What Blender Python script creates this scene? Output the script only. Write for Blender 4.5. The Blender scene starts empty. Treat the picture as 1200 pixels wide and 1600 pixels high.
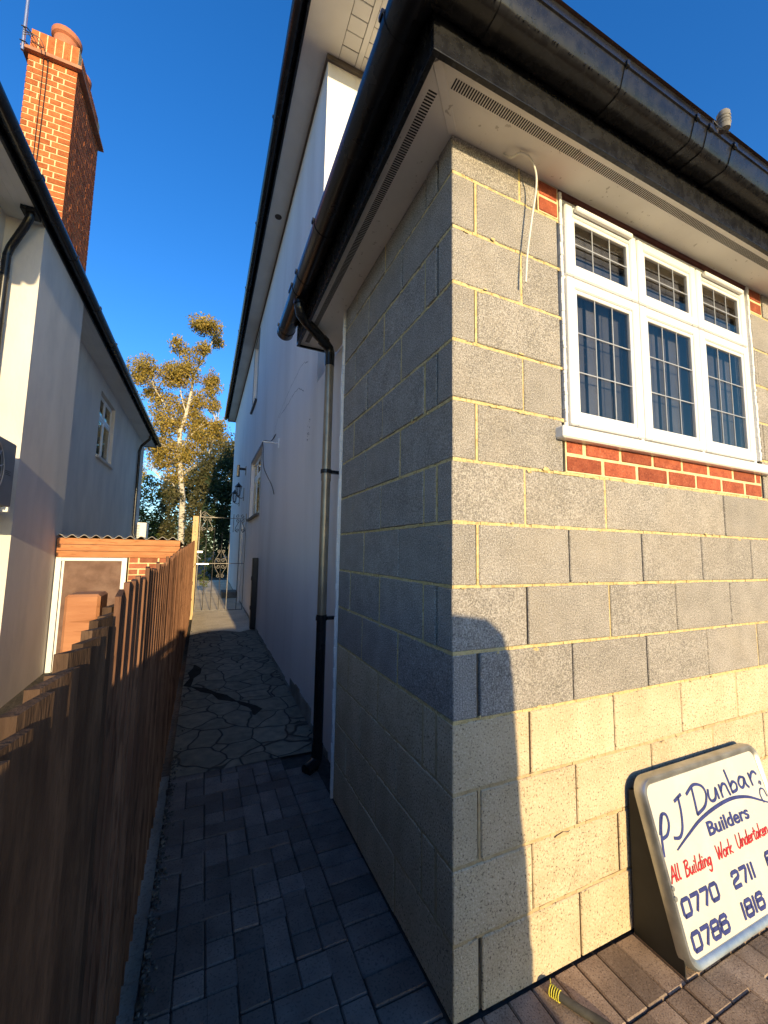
import bpy, bmesh, math, random
from mathutils import Vector, Matrix
R = random.Random(7)
sc = bpy.context.scene
COL = sc.collection

# ------------------------------------------------------------------ camera
cam_d = bpy.data.cameras.new('camera')
cam_d.sensor_fit = 'HORIZONTAL'; cam_d.sensor_width = 36.0
cam_d.lens = 36.0 * 628.5 / 1200.0
cam_d.clip_start = 0.03; cam_d.clip_end = 2000
cam = bpy.data.objects.new('camera', cam_d); COL.objects.link(cam)
yaw, pitch, roll = 0.41976, 0.10151, 0.01696
fw = Vector((math.sin(yaw) * math.cos(pitch), math.cos(yaw) * math.cos(pitch), math.sin(pitch)))
rt = Vector((math.cos(yaw), -math.sin(yaw), 0)); up = rt.cross(fw)
r2 = rt * math.cos(roll) + up * math.sin(roll); u2 = -rt * math.sin(roll) + up * math.cos(roll)
M = Matrix((r2, u2, -fw)).transposed().to_4x4()
M.translation = Vector((-0.7895, -1.1806, 1.4623))
cam.matrix_world = M
sc.camera = cam

# ------------------------------------------------------------------ light
SUN = Vector((-0.030, 1.0, -0.176)).normalized()      # direction the light travels
elev = math.asin(-SUN.z)
world = bpy.data.worlds.new('World'); sc.world = world; world.use_nodes = True
wn = world.node_tree.nodes; wl = world.node_tree.links
bg = wn['Background']
sky = wn.new('ShaderNodeTexSky'); sky.sky_type = 'NISHITA'; sky.sun_disc = False
sky.sun_elevation = elev; sky.sun_rotation = math.pi - 0.03
sky.air_density = 1.0; sky.dust_density = 0.4; sky.ozone_density = 3.5; sky.altitude = 0
hsv = wn.new('ShaderNodeHueSaturation'); hsv.inputs['Saturation'].default_value = 1.22; hsv.inputs['Value'].default_value = 1.08; hsv.inputs['Hue'].default_value = .511
wl.new(sky.outputs[0], hsv.inputs['Color']); wl.new(hsv.outputs[0], bg.inputs['Color'])
bg.inputs['Strength'].default_value = 0.15
sun_d = bpy.data.lights.new('sun', 'SUN'); sun_d.energy = 3.2; sun_d.angle = math.radians(0.5)
sun_d.color = (1.0, 0.78, 0.45)
sun = bpy.data.objects.new('sun', sun_d); COL.objects.link(sun)
sun.rotation_euler = SUN.to_track_quat('-Z', 'Y').to_euler()
sc.view_settings.view_transform = 'Standard'; sc.view_settings.look = 'None'
sc.view_settings.exposure = 1.14; sc.view_settings.gamma = 1.0
sc.render.resolution_x = 768; sc.render.resolution_y = 1024

# ------------------------------------------------------------------ mesh helpers
class MB:
    def __init__(s, T=None):
        s.v = []; s.f = []; s.m = []; s.r = []; s.T = T
    def add(s, vs, fs, m=0, rnd=None):
        o = len(s.v); rnd = R.random() if rnd is None else rnd
        s.v += [s.T(Vector(v)) if s.T else Vector(v) for v in vs]
        for f in fs:
            s.f.append([i + o for i in f]); s.m.append(m); s.r.append(rnd)
    def box(s, a, b, m=0, rnd=None, M=None):
        x0, y0, z0 = a; x1, y1, z1 = b
        vs = [(x0,y0,z0),(x1,y0,z0),(x1,y1,z0),(x0,y1,z0),(x0,y0,z1),(x1,y0,z1),(x1,y1,z1),(x0,y1,z1)]
        if M is not None: vs = [M @ Vector(v) for v in vs]
        s.add(vs, [(3,2,1,0),(4,5,6,7),(0,1,5,4),(1,2,6,5),(2,3,7,6),(3,0,4,7)], m, rnd)
    def cbox(s, a, b, c, m=0, rnd=None, M=None):
        """box with all edges chamfered by c"""
        lo = Vector(a); hi = Vector(b)
        vs = []; idx = {}
        for i in (0,1):
            for j in (0,1):
                for k in (0,1):
                    for ax in range(3):
                        P = [lo[0] if i == 0 else hi[0], lo[1] if j == 0 else hi[1], lo[2] if k == 0 else hi[2]]
                        sg = [1 if i == 0 else -1, 1 if j == 0 else -1, 1 if k == 0 else -1]
                        for q in range(3):
                            if q != ax: P[q] += sg[q] * c
                        idx[(i,j,k,ax)] = len(vs); vs.append(Vector(P))
        fs = []
        def face(l): fs.append(l)
        for ax in range(3):
            o1, o2 = [q for q in range(3) if q != ax]
            for sd in (0,1):
                l = []
                for (p, q) in ((0,0),(1,0),(1,1),(0,1)):
                    key = [0,0,0]; key[ax] = sd; key[o1] = p; key[o2] = q
                    l.append(idx[tuple(key) + (ax,)])
                face(l)
        for ax in range(3):          # edges parallel to ax
            o1, o2 = [q for q in range(3) if q != ax]
            for p in (0,1):
                for q in (0,1):
                    k0 = [0,0,0]; k0[o1] = p; k0[o2] = q; k1 = list(k0); k1[ax] = 1
                    face([idx[tuple(k0)+(o1,)], idx[tuple(k1)+(o1,)], idx[tuple(k1)+(o2,)], idx[tuple(k0)+(o2,)]])
        for i in (0,1):
            for j in (0,1):
                for k in (0,1):
                    face([idx[(i,j,k,0)], idx[(i,j,k,1)], idx[(i,j,k,2)]])
        ctr = (lo + hi) / 2
        out = []
        for l in fs:
            n = (vs[l[1]] - vs[l[0]]).cross(vs[l[2]] - vs[l[0]])
            mid = sum((vs[i] for i in l), Vector()) / len(l)
            out.append(l if n.dot(mid - ctr) > 0 else l[::-1])
        if M is not None: vs = [M @ v for v in vs]
        s.add(vs, out, m, rnd)
    def tube(s, pts, r, n=10, m=0, rnd=None, caps=True):
        pts = [Vector(p) for p in pts]; k = len(pts)
        rs = r if isinstance(r, (list, tuple)) else [r] * k
        vs = []; fs = []; ref = None
        for i, p in enumerate(pts):
            t = (pts[min(i+1, k-1)] - pts[max(i-1, 0)]).normalized()
            if ref is None:
                ref = Vector((0,0,1)) if abs(t.z) < .9 else Vector((1,0,0))
            a = (ref - t * ref.dot(t)).normalized(); ref = a; b = t.cross(a)
            for j in range(n):
                an = 2 * math.pi * j / n
                vs.append(p + (a * math.cos(an) + b * math.sin(an)) * rs[i])
        for i in range(k-1):
            for j in range(n):
                fs.append((i*n+j, i*n+(j+1) % n, (i+1)*n+(j+1) % n, (i+1)*n+j))
        if caps:
            fs.append(tuple(range(n-1, -1, -1))); fs.append(tuple((k-1)*n + j for j in range(n)))
        s.add(vs, fs, m, rnd)
    def lathe(s, prof, c, n=20, m=0, rnd=None, closed=False):
        vs = []; fs = []; k = len(prof)
        for (r, z) in prof:
            for j in range(n):
                an = 2 * math.pi * j / n
                vs.append((c[0] + r*math.cos(an), c[1] + r*math.sin(an), c[2] + z))
        for i in range(k if closed else k-1):
            i2 = (i+1) % k
            for j in range(n):
                fs.append((i*n+j, i*n+(j+1) % n, i2*n+(j+1) % n, i2*n+j))
        s.add(vs, fs, m, rnd)
    def sweep(s, prof, A, B, m=0, rnd=None, cap=True, closed=True, ja=0, jb=0):
        """extrude profile [(a,b)] (world offsets given by functions) between two lists of points"""
        n = len(prof); vs = list(A) + list(B); fs = []
        for i in range(n if closed else n-1):
            j = (i+1) % n; fs.append((i, j, n+j, n+i))
        if cap and closed:
            fs.append(tuple(range(n-1, -1, -1))); fs.append(tuple(range(n, 2*n)))
        s.add(vs, fs, m, rnd)
    def build(s, name, mats, parent=None, smooth=False, bevel=0, recalc=True, kind=None):
        org = Vector((0,0,0)); q = parent
        while q is not None:
            if q.parent is None: org = Vector(q.get('_o', q.location))
            q = q.parent
        me = bpy.data.meshes.new(name)
        me.from_pydata([tuple(v - org) for v in s.v], [], s.f)
        mats = mats if isinstance(mats, (list, tuple)) else [mats]
        for mt in mats: me.materials.append(mt)
        at = me.attributes.new('rnd', 'FLOAT', 'FACE')
        for i, r in enumerate(s.r): at.data[i].value = r
        for i, p in enumerate(me.polygons): p.material_index = s.m[i]; p.use_smooth = smooth
        me.update()
        if recalc:
            b = bmesh.new(); b.from_mesh(me); bmesh.ops.recalc_face_normals(b, faces=b.faces[:]); b.to_mesh(me); b.free()
        o = bpy.data.objects.new(name, me); COL.objects.link(o)
        if parent is not None: o.parent = parent
        if bevel:
            bv = o.modifiers.new('bevel', 'BEVEL'); bv.width = bevel; bv.segments = 2; bv.limit_method = 'ANGLE'
        if smooth:
            try: me.set_sharp_from_angle(angle=math.radians(42))
            except Exception: pass
        if kind: o['kind'] = kind
        return o

def thing(name, label, cat, loc=(0,0,0), rotz=0, group=None):
    o = bpy.data.objects.new(name, None); COL.objects.link(o)
    o.empty_display_size = .1; o.location = loc; o.rotation_euler = (0,0,rotz)
    return tag(o, label, cat, group)
def tag(o, label, cat, group=None):
    o['label'] = label; o['category'] = cat
    if group: o['group'] = group
    return o

# ------------------------------------------------------------------ materials
def nt(name):
    m = bpy.data.materials.new(name); m.use_nodes = True
    return m, m.node_tree.nodes, m.node_tree.links, m.node_tree.nodes['Principled BSDF']
def pm(name, c1, c2=None, scale=6, rough=.7, bump=.0, bscale=60, bdist=.004, var=0.0, stretch=(1,1,1), metallic=0,
       spec=.5, fine=None, fscale=180, famt=.6, blot=None, bloscale=2.5, bloamt=.5, rvar=0, detail=5, coat=0, lo=.35, hi=.65):
    """noise-mixed colour, per-piece brightness (rnd), optional fine speckle and large blotches, noise bump"""
    m, N, L, P = nt(name)
    tc = N.new('ShaderNodeTexCoord'); mp = N.new('ShaderNodeMapping'); mp.inputs['Scale'].default_value = stretch
    L.new(tc.outputs['Object'], mp.inputs['Vector'])
    c2 = c2 or c1
    n1 = N.new('ShaderNodeTexNoise'); n1.inputs['Scale'].default_value = scale; n1.inputs['Detail'].default_value = detail
    L.new(mp.outputs[0], n1.inputs['Vector'])
    rp = N.new('ShaderNodeValToRGB'); rp.color_ramp.elements[0].position = lo; rp.color_ramp.elements[1].position = hi
    rp.color_ramp.elements[0].color = (*c1, 1); rp.color_ramp.elements[1].color = (*c2, 1)
    L.new(n1.outputs[0], rp.inputs[0]); colr = rp.outputs[0]
    def mixc(fac, a, b, mode='MIX'):
        x = N.new('ShaderNodeMixRGB'); x.blend_type = mode
        if isinstance(fac, (int, float)): x.inputs[0].default_value = fac
        else: L.new(fac, x.inputs[0])
        for i, c in ((1, a), (2, b)):
            if isinstance(c, tuple): x.inputs[i].default_value = (*c, 1)
            else: L.new(c, x.inputs[i])
        return x.outputs[0]
    n2 = None
    if fine:
        n2 = N.new('ShaderNodeTexNoise'); n2.inputs['Scale'].default_value = fscale; n2.inputs['Detail'].default_value = 2
        L.new(mp.outputs[0], n2.inputs['Vector'])
        r2_ = N.new('ShaderNodeValToRGB'); e = r2_.color_ramp.elements
        e[0].position = fine[0]; e[1].position = fine[1]; e[0].color = (1,1,1,1); e[1].color = (0,0,0,1)
        L.new(n2.outputs[0], r2_.inputs[0])
        mu = N.new('ShaderNodeMath'); mu.operation = 'MULTIPLY'; mu.inputs[1].default_value = famt
        L.new(r2_.outputs[0], mu.inputs[0]); colr = mixc(mu.outputs[0], colr, fine[2])
        if len(fine) > 3:
            r3 = N.new('ShaderNodeValToRGB'); e = r3.color_ramp.elements
            e[0].position = fine[3]; e[1].position = fine[3] + .08; L.new(n2.outputs[0], r3.inputs[0])
            mu = N.new('ShaderNodeMath'); mu.operation = 'MULTIPLY'; mu.inputs[1].default_value = famt
            L.new(r3.outputs[0], mu.inputs[0]); colr = mixc(mu.outputs[0], colr, fine[4])
    if blot:
        n3 = N.new('ShaderNodeTexNoise'); n3.inputs['Scale'].default_value = bloscale; n3.inputs['Detail'].default_value = 6
        n3.inputs['Roughness'].default_value = .62
        L.new(mp.outputs[0], n3.inputs['Vector'])
        r4 = N.new('ShaderNodeValToRGB'); r4.color_ramp.elements[0].position = .48; r4.color_ramp.elements[1].position = .7
        L.new(n3.outputs[0], r4.inputs[0])
        mu = N.new('ShaderNodeMath'); mu.operation = 'MULTIPLY'; mu.inputs[1].default_value = bloamt
        L.new(r4.outputs[0], mu.inputs[0]); colr = mixc(mu.outputs[0], colr, blot)
    if var:
        a = N.new('ShaderNodeAttribute'); a.attribute_name = 'rnd'
        mr = N.new('ShaderNodeMapRange'); mr.inputs['To Min'].default_value = 1 - var; mr.inputs['To Max'].default_value = 1 + var
        L.new(a.outputs['Fac'], mr.inputs['Value'])
        cb = N.new('ShaderNodeCombineColor')
        for i in range(3): L.new(mr.outputs[0], cb.inputs[i])
        colr = mixc(1.0, colr, cb.outputs[0], 'MULTIPLY')
    L.new(colr, P.inputs['Base Color'])
    P.inputs['Roughness'].default_value = rough; P.inputs['Metallic'].default_value = metallic
    P.inputs['Specular IOR Level'].default_value = spec
    if coat: P.inputs['Coat Weight'].default_value = coat
    if rvar:
        mr = N.new('ShaderNodeMapRange'); mr.inputs['To Min'].default_value = max(.02, rough - rvar); mr.inputs['To Max'].default_value = rough + rvar
        L.new(n1.outputs[0], mr.inputs['Value']); L.new(mr.outputs[0], P.inputs['Roughness'])
    if bump:
        nb = N.new('ShaderNodeTexNoise'); nb.inputs['Scale'].default_value = bscale; nb.inputs['Detail'].default_value = 4
        L.new(mp.outputs[0], nb.inputs['Vector'])
        bp = N.new('ShaderNodeBump'); bp.inputs['Strength'].default_value = bump; bp.inputs['Distance'].default_value = bdist
        L.new(nb.outputs[0], bp.inputs['Height']); L.new(bp.outputs[0], P.inputs['Normal'])
    return m

BLK_G = pm('grey_block', (.265,.240,.206), (.335,.303,.262), 9, .95, .9, 210, .006, var=.055, spec=.15,
           fine=(.36,.46,(.085,.08,.075),.55,(.52,.49,.44)), fscale=190, famt=.62, blot=(.36,.30,.22), bloscale=1.7, bloamt=.30)
BLK_C = pm('cream_block', (.50,.395,.25), (.59,.475,.315), 7, .95, .8, 120, .006, var=.07, spec=.15,
           fine=(.34,.40,(.10,.075,.05),.60,(.68,.58,.42)), fscale=135, famt=.8, blot=(.40,.31,.19), bloscale=3, bloamt=.4)
MORT = pm('sand_mortar', (.50,.38,.17), (.62,.49,.25), 30, .95, .8, 120, .006, spec=.1, fine=(.34,.42,(.25,.17,.07)), fscale=90, famt=.6)
MORT_C = pm('cream_mortar', (.42,.31,.165), (.52,.40,.23), 30, .95, .8, 120, .006, spec=.1)
MORT_D = pm('open_joint', (.10,.08,.055), (.17,.135,.09), 30, .95, .5, 90)
BRICK = pm('red_brick', (.26,.065,.033), (.36,.10,.05), 22, .9, .8, 130, .004, var=.22, spec=.15, fine=(.34,.42,(.10,.03,.02),.62,(.46,.2,.12)), fscale=110, famt=.5)
BRICK_O = pm('orange_brick', (.36,.105,.035), (.47,.155,.055), 14, .9, .7, 90, .006, var=.2, spec=.15, fine=(.36,.44,(.16,.045,.02)), fscale=60, famt=.5)
BRICK_D = pm('shed_brick', (.26,.09,.05), (.34,.13,.075), 14, .9, .7, 90, .006, var=.25, spec=.15)
MORT_Y = pm('yellow_pointing', (.60,.47,.25), (.70,.57,.33), 30, .95, .7, 90, .005, spec=.1)
RENDER = pm('white_render', (.79,.765,.725), (.84,.815,.775), 1.6, .85, .35, 55, .004, spec=.3, blot=(.60,.56,.51), bloscale=1.3, bloamt=.45, stretch=(1,1,.22))
RENDER_L = pm('smooth_cream_render', (.63,.59,.53), (.70,.66,.59), 2, .9, .6, 26, .0035, spec=.2, stretch=(1.2,1.2,.5), blot=(.50,.49,.46), bloscale=2.6, bloamt=.5)
PVC_B = pm('black_plastic', (.008,.008,.009), (.014,.014,.015), 5, .26, .05, 40, spec=.35, blot=(.022,.022,.022), bloscale=4, bloamt=.35, rvar=.08)
PVC_D = pm('dusty_black_plastic', (.008,.008,.009), (.016,.016,.017), 26, .27, .18, 160, .0015, spec=.28, blot=(.022,.022,.021), bloscale=24, bloamt=.4, rvar=.10, fine=(.30,.34,(.06,.06,.058)), fscale=120, famt=.3)
PVC_Z = pm('dusty_sheen_pipe', (.26,.205,.14), (.33,.27,.19), 6, .33, .06, 60, spec=.6, blot=(.18,.14,.10), bloscale=9, bloamt=.5, metallic=.5)  # dusty brown pipe; the sunlit wall's golden reflection is mixed into its colour
PVC_W = pm('white_plastic', (.70,.69,.66), (.74,.73,.70), 3, .32, .03, 60, spec=.5)
SOFF = pm('cream_soffit_board', (.76,.72,.64), (.82,.78,.70), 3, .5, .10, 70, .002, spec=.4, fine=(.27,.31,(.33,.28,.2)), fscale=42, famt=.6, blot=(.58,.53,.45), bloscale=3, bloamt=.4)
SOFF_G = pm('painted_soffit', (.70,.68,.62), (.76,.74,.68), 4, .65, .12, 60, .003, spec=.3, blot=(.48,.46,.42), bloscale=2, bloamt=.5)
SLOT = pm('dark_slot', (.03,.027,.024), None, 5, .9)
GLASSDARK = pm('dark_board', (.045,.035,.03), (.07,.055,.045), 6, .7)
def glass(name, tint=(.30,.33,.37), gl=.0):
    m, N, L, P = nt(name); out = N['Material Output']; N.remove(P)
    tr = N.new('ShaderNodeBsdfTransparent'); tr.inputs[0].default_value = (*tint, 1)
    g = N.new('ShaderNodeBsdfGlossy'); g.inputs['Roughness'].default_value = .015; g.inputs[0].default_value = (.90,.80,.60,1)
    fr = N.new('ShaderNodeFresnel'); ge = N.new('ShaderNodeNewGeometry'); mr = N.new('ShaderNodeMapRange')
    mr.inputs['To Min'].default_value = 1.55; mr.inputs['To Max'].default_value = 1/1.55      # same reflectance on the far face of the pane
    L.new(ge.outputs['Backfacing'], mr.inputs['Value']); L.new(mr.outputs[0], fr.inputs['IOR'])
    tc = N.new('ShaderNodeTexCoord'); n = N.new('ShaderNodeTexNoise'); n.inputs['Scale'].default_value = 2.2
    L.new(tc.outputs['Object'], n.inputs['Vector'])
    bp = N.new('ShaderNodeBump'); bp.inputs['Strength'].default_value = .05; bp.inputs['Distance'].default_value = .02
    L.new(n.outputs[0], bp.inputs['Height']); L.new(bp.outputs[0], g.inputs['Normal'])
    mx = N.new('ShaderNodeMixShader'); L.new(fr.outputs[0], mx.inputs[0]); L.new(tr.outputs[0], mx.inputs[1]); L.new(g.outputs[0], mx.inputs[2])
    L.new(mx.outputs[0], out.inputs['Surface'])
    return m
GLASS = glass('window_glass', (.80,.80,.82))
LEAD = pm('lead_strip', (.30,.31,.32), (.38,.39,.40), 20, .5, metallic=.2)
BLIND = pm('pale_blind', (.105,.112,.130), (.14,.148,.165), 4, .8, var=.25)
ROOFT = pm('roof_tiles', (.10,.055,.04), (.16,.09,.065), 5, .9, .6, 30, .02, var=.2)
PAVER = pm('brown_paver', (.31,.22,.15), (.42,.31,.22), 11, .9, .5, 220, .003, var=.22, spec=.25,
           fine=(.36,.44,(.09,.066,.05),.60,(.50,.40,.30)), fscale=170, famt=.6, blot=(.15,.115,.085), bloscale=2.2, bloamt=.5)
PAVER_SHADE = pm('shaded_paver', (.150,.118,.098), (.205,.163,.136), 9, .85, .35, 160, .002, var=.25, spec=.3,
           fine=(.36,.44,(.045,.042,.04)), fscale=120, famt=.5, blot=(.10,.08,.068), bloscale=2.5, bloamt=.5)  # same blocks as the driveway, the alley's shade darkened into their colour
JOINT = pm('joint_sand', (.035,.03,.025), (.065,.055,.045), 30, .95, .7, 120)
SOIL = pm('soil', (.045,.038,.028), (.09,.075,.055), 4, .95, .9, 30, .03, fine=(.4,.5,(.03,.028,.02)), fscale=40, famt=.6)
CONC = pm('old_concrete', (.13,.128,.115), (.20,.195,.175), 6, .95, .9, 60, .008, fine=(.36,.44,(.06,.06,.052)), fscale=90, famt=.5, blot=(.09,.10,.07), bloscale=3, bloamt=.6)
STONE = pm('gravel_stone', (.05,.047,.04), (.11,.10,.085), 20, .9, .5, 120, var=.7)
FENCE = pm('brown_fence_stain', (.13,.06,.034), (.21,.105,.058), 5, .85, .7, 30, .004, var=.28, stretch=(9,9,.7), spec=.2,
           fine=(.36,.46,(.055,.026,.015)), fscale=14, famt=.6, blot=(.26,.135,.075), bloscale=6, bloamt=.35)
PALE_TOP = pm('shaded_pale', (.048,.027,.016), (.095,.056,.033), 8, .85, .7, 40, .004, var=.3, stretch=(5,5,1), spec=.2, fine=(.36,.46,(.05,.03,.018)), fscale=30, famt=.6)  # near boards' brown, darkened in colour to hold the shade on them
TIMB = pm('new_timber', (.37,.15,.062), (.47,.215,.095), 5, .75, .4, 30, .003, var=.12, stretch=(.8,6,6), spec=.25, fine=(.30,.36,(.24,.09,.03)), fscale=9, famt=.7)
POSTW = pm('pale_post_timber', (.46,.33,.16), (.58,.43,.23), 6, .8, .5, 40, .004, var=.1, stretch=(5,5,.8), spec=.25, fine=(.27,.31,(.08,.05,.03)), fscale=7, famt=.9)
DOORB = pm('brown_panel', (.115,.065,.048), (.175,.105,.08), 8, .75, .4, 60, .003, spec=.3, blot=(.22,.15,.12), bloscale=5, bloamt=.45)
CORR = pm('corrugated_sheet', (.20,.19,.18), (.32,.30,.27), 5, .7, .3, 40, .003)
IRON = pm('wrought_iron', (.03,.03,.032), (.06,.058,.055), 20, .42, .2, 120, .001, metallic=.7)
IRON_L = pm('sunlit_iron', (.065,.06,.056), (.12,.11,.10), 20, .45, .2, 120, .001, metallic=.5)  # same iron as the side panel, paled to paint sunlight on the gate
TERRA = pm('terracotta', (.40,.13,.06), (.48,.17,.08), 8, .85, .3, 60, .003)
ALU = pm('aluminium', (.55,.55,.55), (.65,.65,.65), 8, .35, metallic=.9)
ACW = pm('ac_casing', (.62,.62,.60), (.68,.68,.66), 5, .5, .05, 60)
ACG = pm('ac_front_grey', (.17,.175,.18), (.21,.215,.22), 5, .5)
CABW = pm('white_cable', (.72,.68,.58), None, 5, .5)
CABB = pm('black_cable', (.015,.015,.015), None, 5, .6)
GALV = pm('galvanised_steel', (.36,.37,.36), (.50,.51,.49), 14, .38, .15, 60, .002, metallic=.85, blot=(.28,.28,.26), bloscale=12, bloamt=.4, rvar=.12)
SIGNW = pm('sign_white', (.53,.515,.455), (.57,.55,.49), 3, .28, .02, 30, spec=.5, blot=(.74,.71,.62), bloscale=6, bloamt=.35)
INKB = pm('navy_ink', (.018,.026,.13), (.028,.04,.18), 30, .45)
INKR = pm('red_ink', (.48,.012,.018), None, 5, .45)
YEL = pm('yellow_strand', (.62,.55,.04), (.75,.68,.10), 40, .6)
RUBB = pm('weathered_rubber', (.04,.038,.032), (.085,.08,.068), 25, .75, .4, 90, .003)
WET = pm('damp_stone', (.032,.027,.021), (.055,.046,.036), 8, .95, .3, 60, .003, spec=.05)
BLACKPT = pm('black_paint', (.012,.012,.013), (.02,.02,.02), 8, .4)
BARK = pm('birch_bark', (.46,.41,.32), (.58,.53,.43), 5, .85, .5, 30, .01, stretch=(1,1,3), fine=(.36,.42,(.08,.07,.06)), fscale=5, famt=.85)
BARKD = pm('dark_bark', (.07,.055,.04), (.11,.085,.06), 5, .9, .8, 25, .02)
def leafmat(name, cols, tr=.35):
    m, N, L, P = nt(name); out = N['Material Output']
    a = N.new('ShaderNodeAttribute'); a.attribute_name = 'rnd'
    rp = N.new('ShaderNodeValToRGB'); e = rp.color_ramp.elements
    e[0].position = 0; e[0].color = (*cols[0], 1); e[1].position = 1; e[1].color = (*cols[-1], 1)
    for i, c in enumerate(cols[1:-1]):
        q = e.new((i+1) / (len(cols)-1)); q.color = (*c, 1)
    L.new(a.outputs['Fac'], rp.inputs[0]); L.new(rp.outputs[0], P.inputs['Base Color']); P.inputs['Roughness'].default_value = .6
    P.inputs['Specular IOR Level'].default_value = .3
    t = N.new('ShaderNodeBsdfTranslucent'); L.new(rp.outputs[0], t.inputs[0])
    mx = N.new('ShaderNodeMixShader'); mx.inputs[0].default_value = tr
    L.new(P.outputs[0], mx.inputs[1]); L.new(t.outputs[0], mx.inputs[2]); L.new(mx.outputs[0], out.inputs['Surface'])
    return m
LEAF_B = leafmat('birch_leaf', [(.12,.115,.028),(.25,.20,.04),(.40,.29,.055),(.52,.38,.09),(.42,.25,.05)], .38)
LEAF_G = leafmat('evergreen_leaf', [(.015,.03,.012),(.03,.055,.02),(.055,.08,.028)])
LEAF_O = leafmat('olive_leaf', [(.05,.06,.02),(.11,.105,.04),(.19,.16,.07)])
LEAF_Y = leafmat('lime_leaf', [(.06,.10,.015),(.13,.17,.03),(.22,.22,.04)])

# ================================================================== SETTING
def gz(y):                                   # the alley climbs gently away from the street
    return 0.025 * (min(max(y, 1.7), 15.0) - 1.7)
g = MB()
ys = [-400,-120,-40,-12,-6,0,1.7,4,6,8,10,12,15,20,30,60,150,600]
xs = [-500,-150,-50,-15,-5,-1.1,.3,5,15,50,150,500]
for y in ys:
    for x in xs: g.v.append(Vector((x, y, gz(y) - .10)))
nx = len(xs)
for j in range(len(ys)-1):
    for i in range(nx-1):
        g.f.append([j*nx+i, j*nx+i+1, (j+1)*nx+i+1, (j+1)*nx+i]); g.m.append(0); g.r.append(.5)
g.build('ground', SOIL, kind='structure')
# street tarmac behind the camera
ASPH = pm('asphalt', (.045,.045,.046), (.065,.065,.064), 8, .9, .6, 90, .006)
b = MB(); b.box((-60,-22,-.14), (60,-9.2,-.06)); b.build('road', ASPH, kind='structure')

# driveway pavers: 200 x 100 blocks, soldier course along the walls, herringbone in the field
drv = MB(); pth = MB()
def paver(mb, x0, x1, y0, y1):
    j = lambda: R.uniform(-.0012, .0012)
    z = R.uniform(-.003, .002); gpx = .0022
    a = R.uniform(-.004, .004)
    cx, cy = (x0+x1)/2, (y0+y1)/2
    Mx = Matrix.Translation((cx, cy, 0)) @ Matrix.Rotation(a, 4, 'Z') @ Matrix.Rotation(R.uniform(-.006,.006), 4, 'X')
    mb.cbox((x0-cx+gpx+j(), y0-cy+gpx+j(), -.05), (x1-cx-gpx+j(), y1-cy-gpx+j(), z), .0045, M=Mx)
def herring(mb, X0, X1, Y0, Y1, s=.1):
    """90 degree herringbone clipped to a rectangle"""
    nx = int((X1-X0)/s) + 8; ny = int((Y1-Y0)/s) + 8
    for j in range(-6, ny):
        for i in range(-6, nx):
            k = (i - j) % 4
            x, y = X0 + i*s, Y0 + j*s
            if k == 0: r = (x, x+2*s, y, y+s)
            elif k == 2: r = (x, x+s, y, y+2*s)   # vertical brick
            else: continue
            a, b_, c, d = max(r[0], X0), min(r[1], X1), max(r[2], Y0), min(r[3], Y1)
            if b_-a > .028 and d-c > .028: paver(mb, a, b_, c, d)
def fill(mb, X0, X1, Y0, Y1, s=.1):
    occ = {}
    nx = int(round((X1-X0)/s)); ny = int(round((Y1-Y0)/s))
    for j in range(ny):
        for i in range(nx):
            k = (i - j) % 4
            x, y = X0+i*s, Y0+j*s
            if k == 0:
                w = 2 if i+1 < nx else 1; paver(mb, x, x+w*s, y, y+s)
                occ[(i,j)] = 1; occ[(i+1,j)] = 1
            elif k == 3:
                pass
            elif k == 2:
                h = 2 if j+1 < ny else 1
                paver(mb, x, x+s, y, y+h*s); occ[(i,j)] = 1; occ[(i,j+1)] = 1
    for j in range(ny):
        for i in range(nx):
            if (i,j) not in occ: paver(mb, X0+i*s, X0+(i+1)*s, Y0+j*s, Y0+(j+1)*s)
# path strip beside the block wall
y = -.06
while y < 1.62:
    paver(pth, -.20, 0.0, y, y + .104); y += .104
fill(pth, -.90, -.20, -.2, 1.9)
fill(pth, -1.0, 0.0, -1.2, -.2)
# front soldier course then field
x = 0.0
while x < 5.0:
    paver(drv, x, x + .104, -.205, -.004); x += .104
x = -.20
for q in range(2):
    paver(pth, x, x+.1, -.205, -.06) if False else None
fill(drv, 0.0, 5.0, -3.205, -.205)
drv.build('driveway', PAVER, kind='structure')
pth.build('path', PAVER_SHADE, kind='structure')
b = MB(); b.box((-6,-9.2,-.09), (6,-3.215,-.004)); b.box((-6,-3.2,-.09), (-1.02,-1.21,-.004)); b.box((-1.02,-3.2,-.09), (-.002,-1.21,-.004))
b.build('driveway_apron', PAVER, kind='structure')
b = MB(); b.box((-1.02,-3.21,-.095), (5.2,1.95,-.0095)); b.build('paving_bed', JOINT, kind='structure')

# crazy paving further up the alley
mcz, N, L, P = nt('crazy_paving')
tc = N.new('ShaderNodeTexCoord')
nz = N.new('ShaderNodeTexNoise'); nz.inputs['Scale'].default_value = 3; L.new(tc.outputs['Object'], nz.inputs['Vector'])
mxv = N.new('ShaderNodeMixRGB'); mxv.inputs[0].default_value = .16; L.new(tc.outputs['Object'], mxv.inputs[1]); L.new(nz.outputs['Color'], mxv.inputs[2])
ve = N.new('ShaderNodeTexVoronoi'); ve.feature = 'DISTANCE_TO_EDGE'; ve.inputs['Scale'].default_value = 5.0; L.new(mxv.outputs[0], ve.inputs['Vector'])
vc = N.new('ShaderNodeTexVoronoi'); vc.inputs['Scale'].default_value = 5.0; L.new(mxv.outputs[0], vc.inputs['Vector'])
jr = N.new('ShaderNodeValToRGB'); jr.color_ramp.elements[0].position = .010; jr.color_ramp.elements[1].position = .035; L.new(ve.outputs['Distance'], jr.inputs[0])
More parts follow.
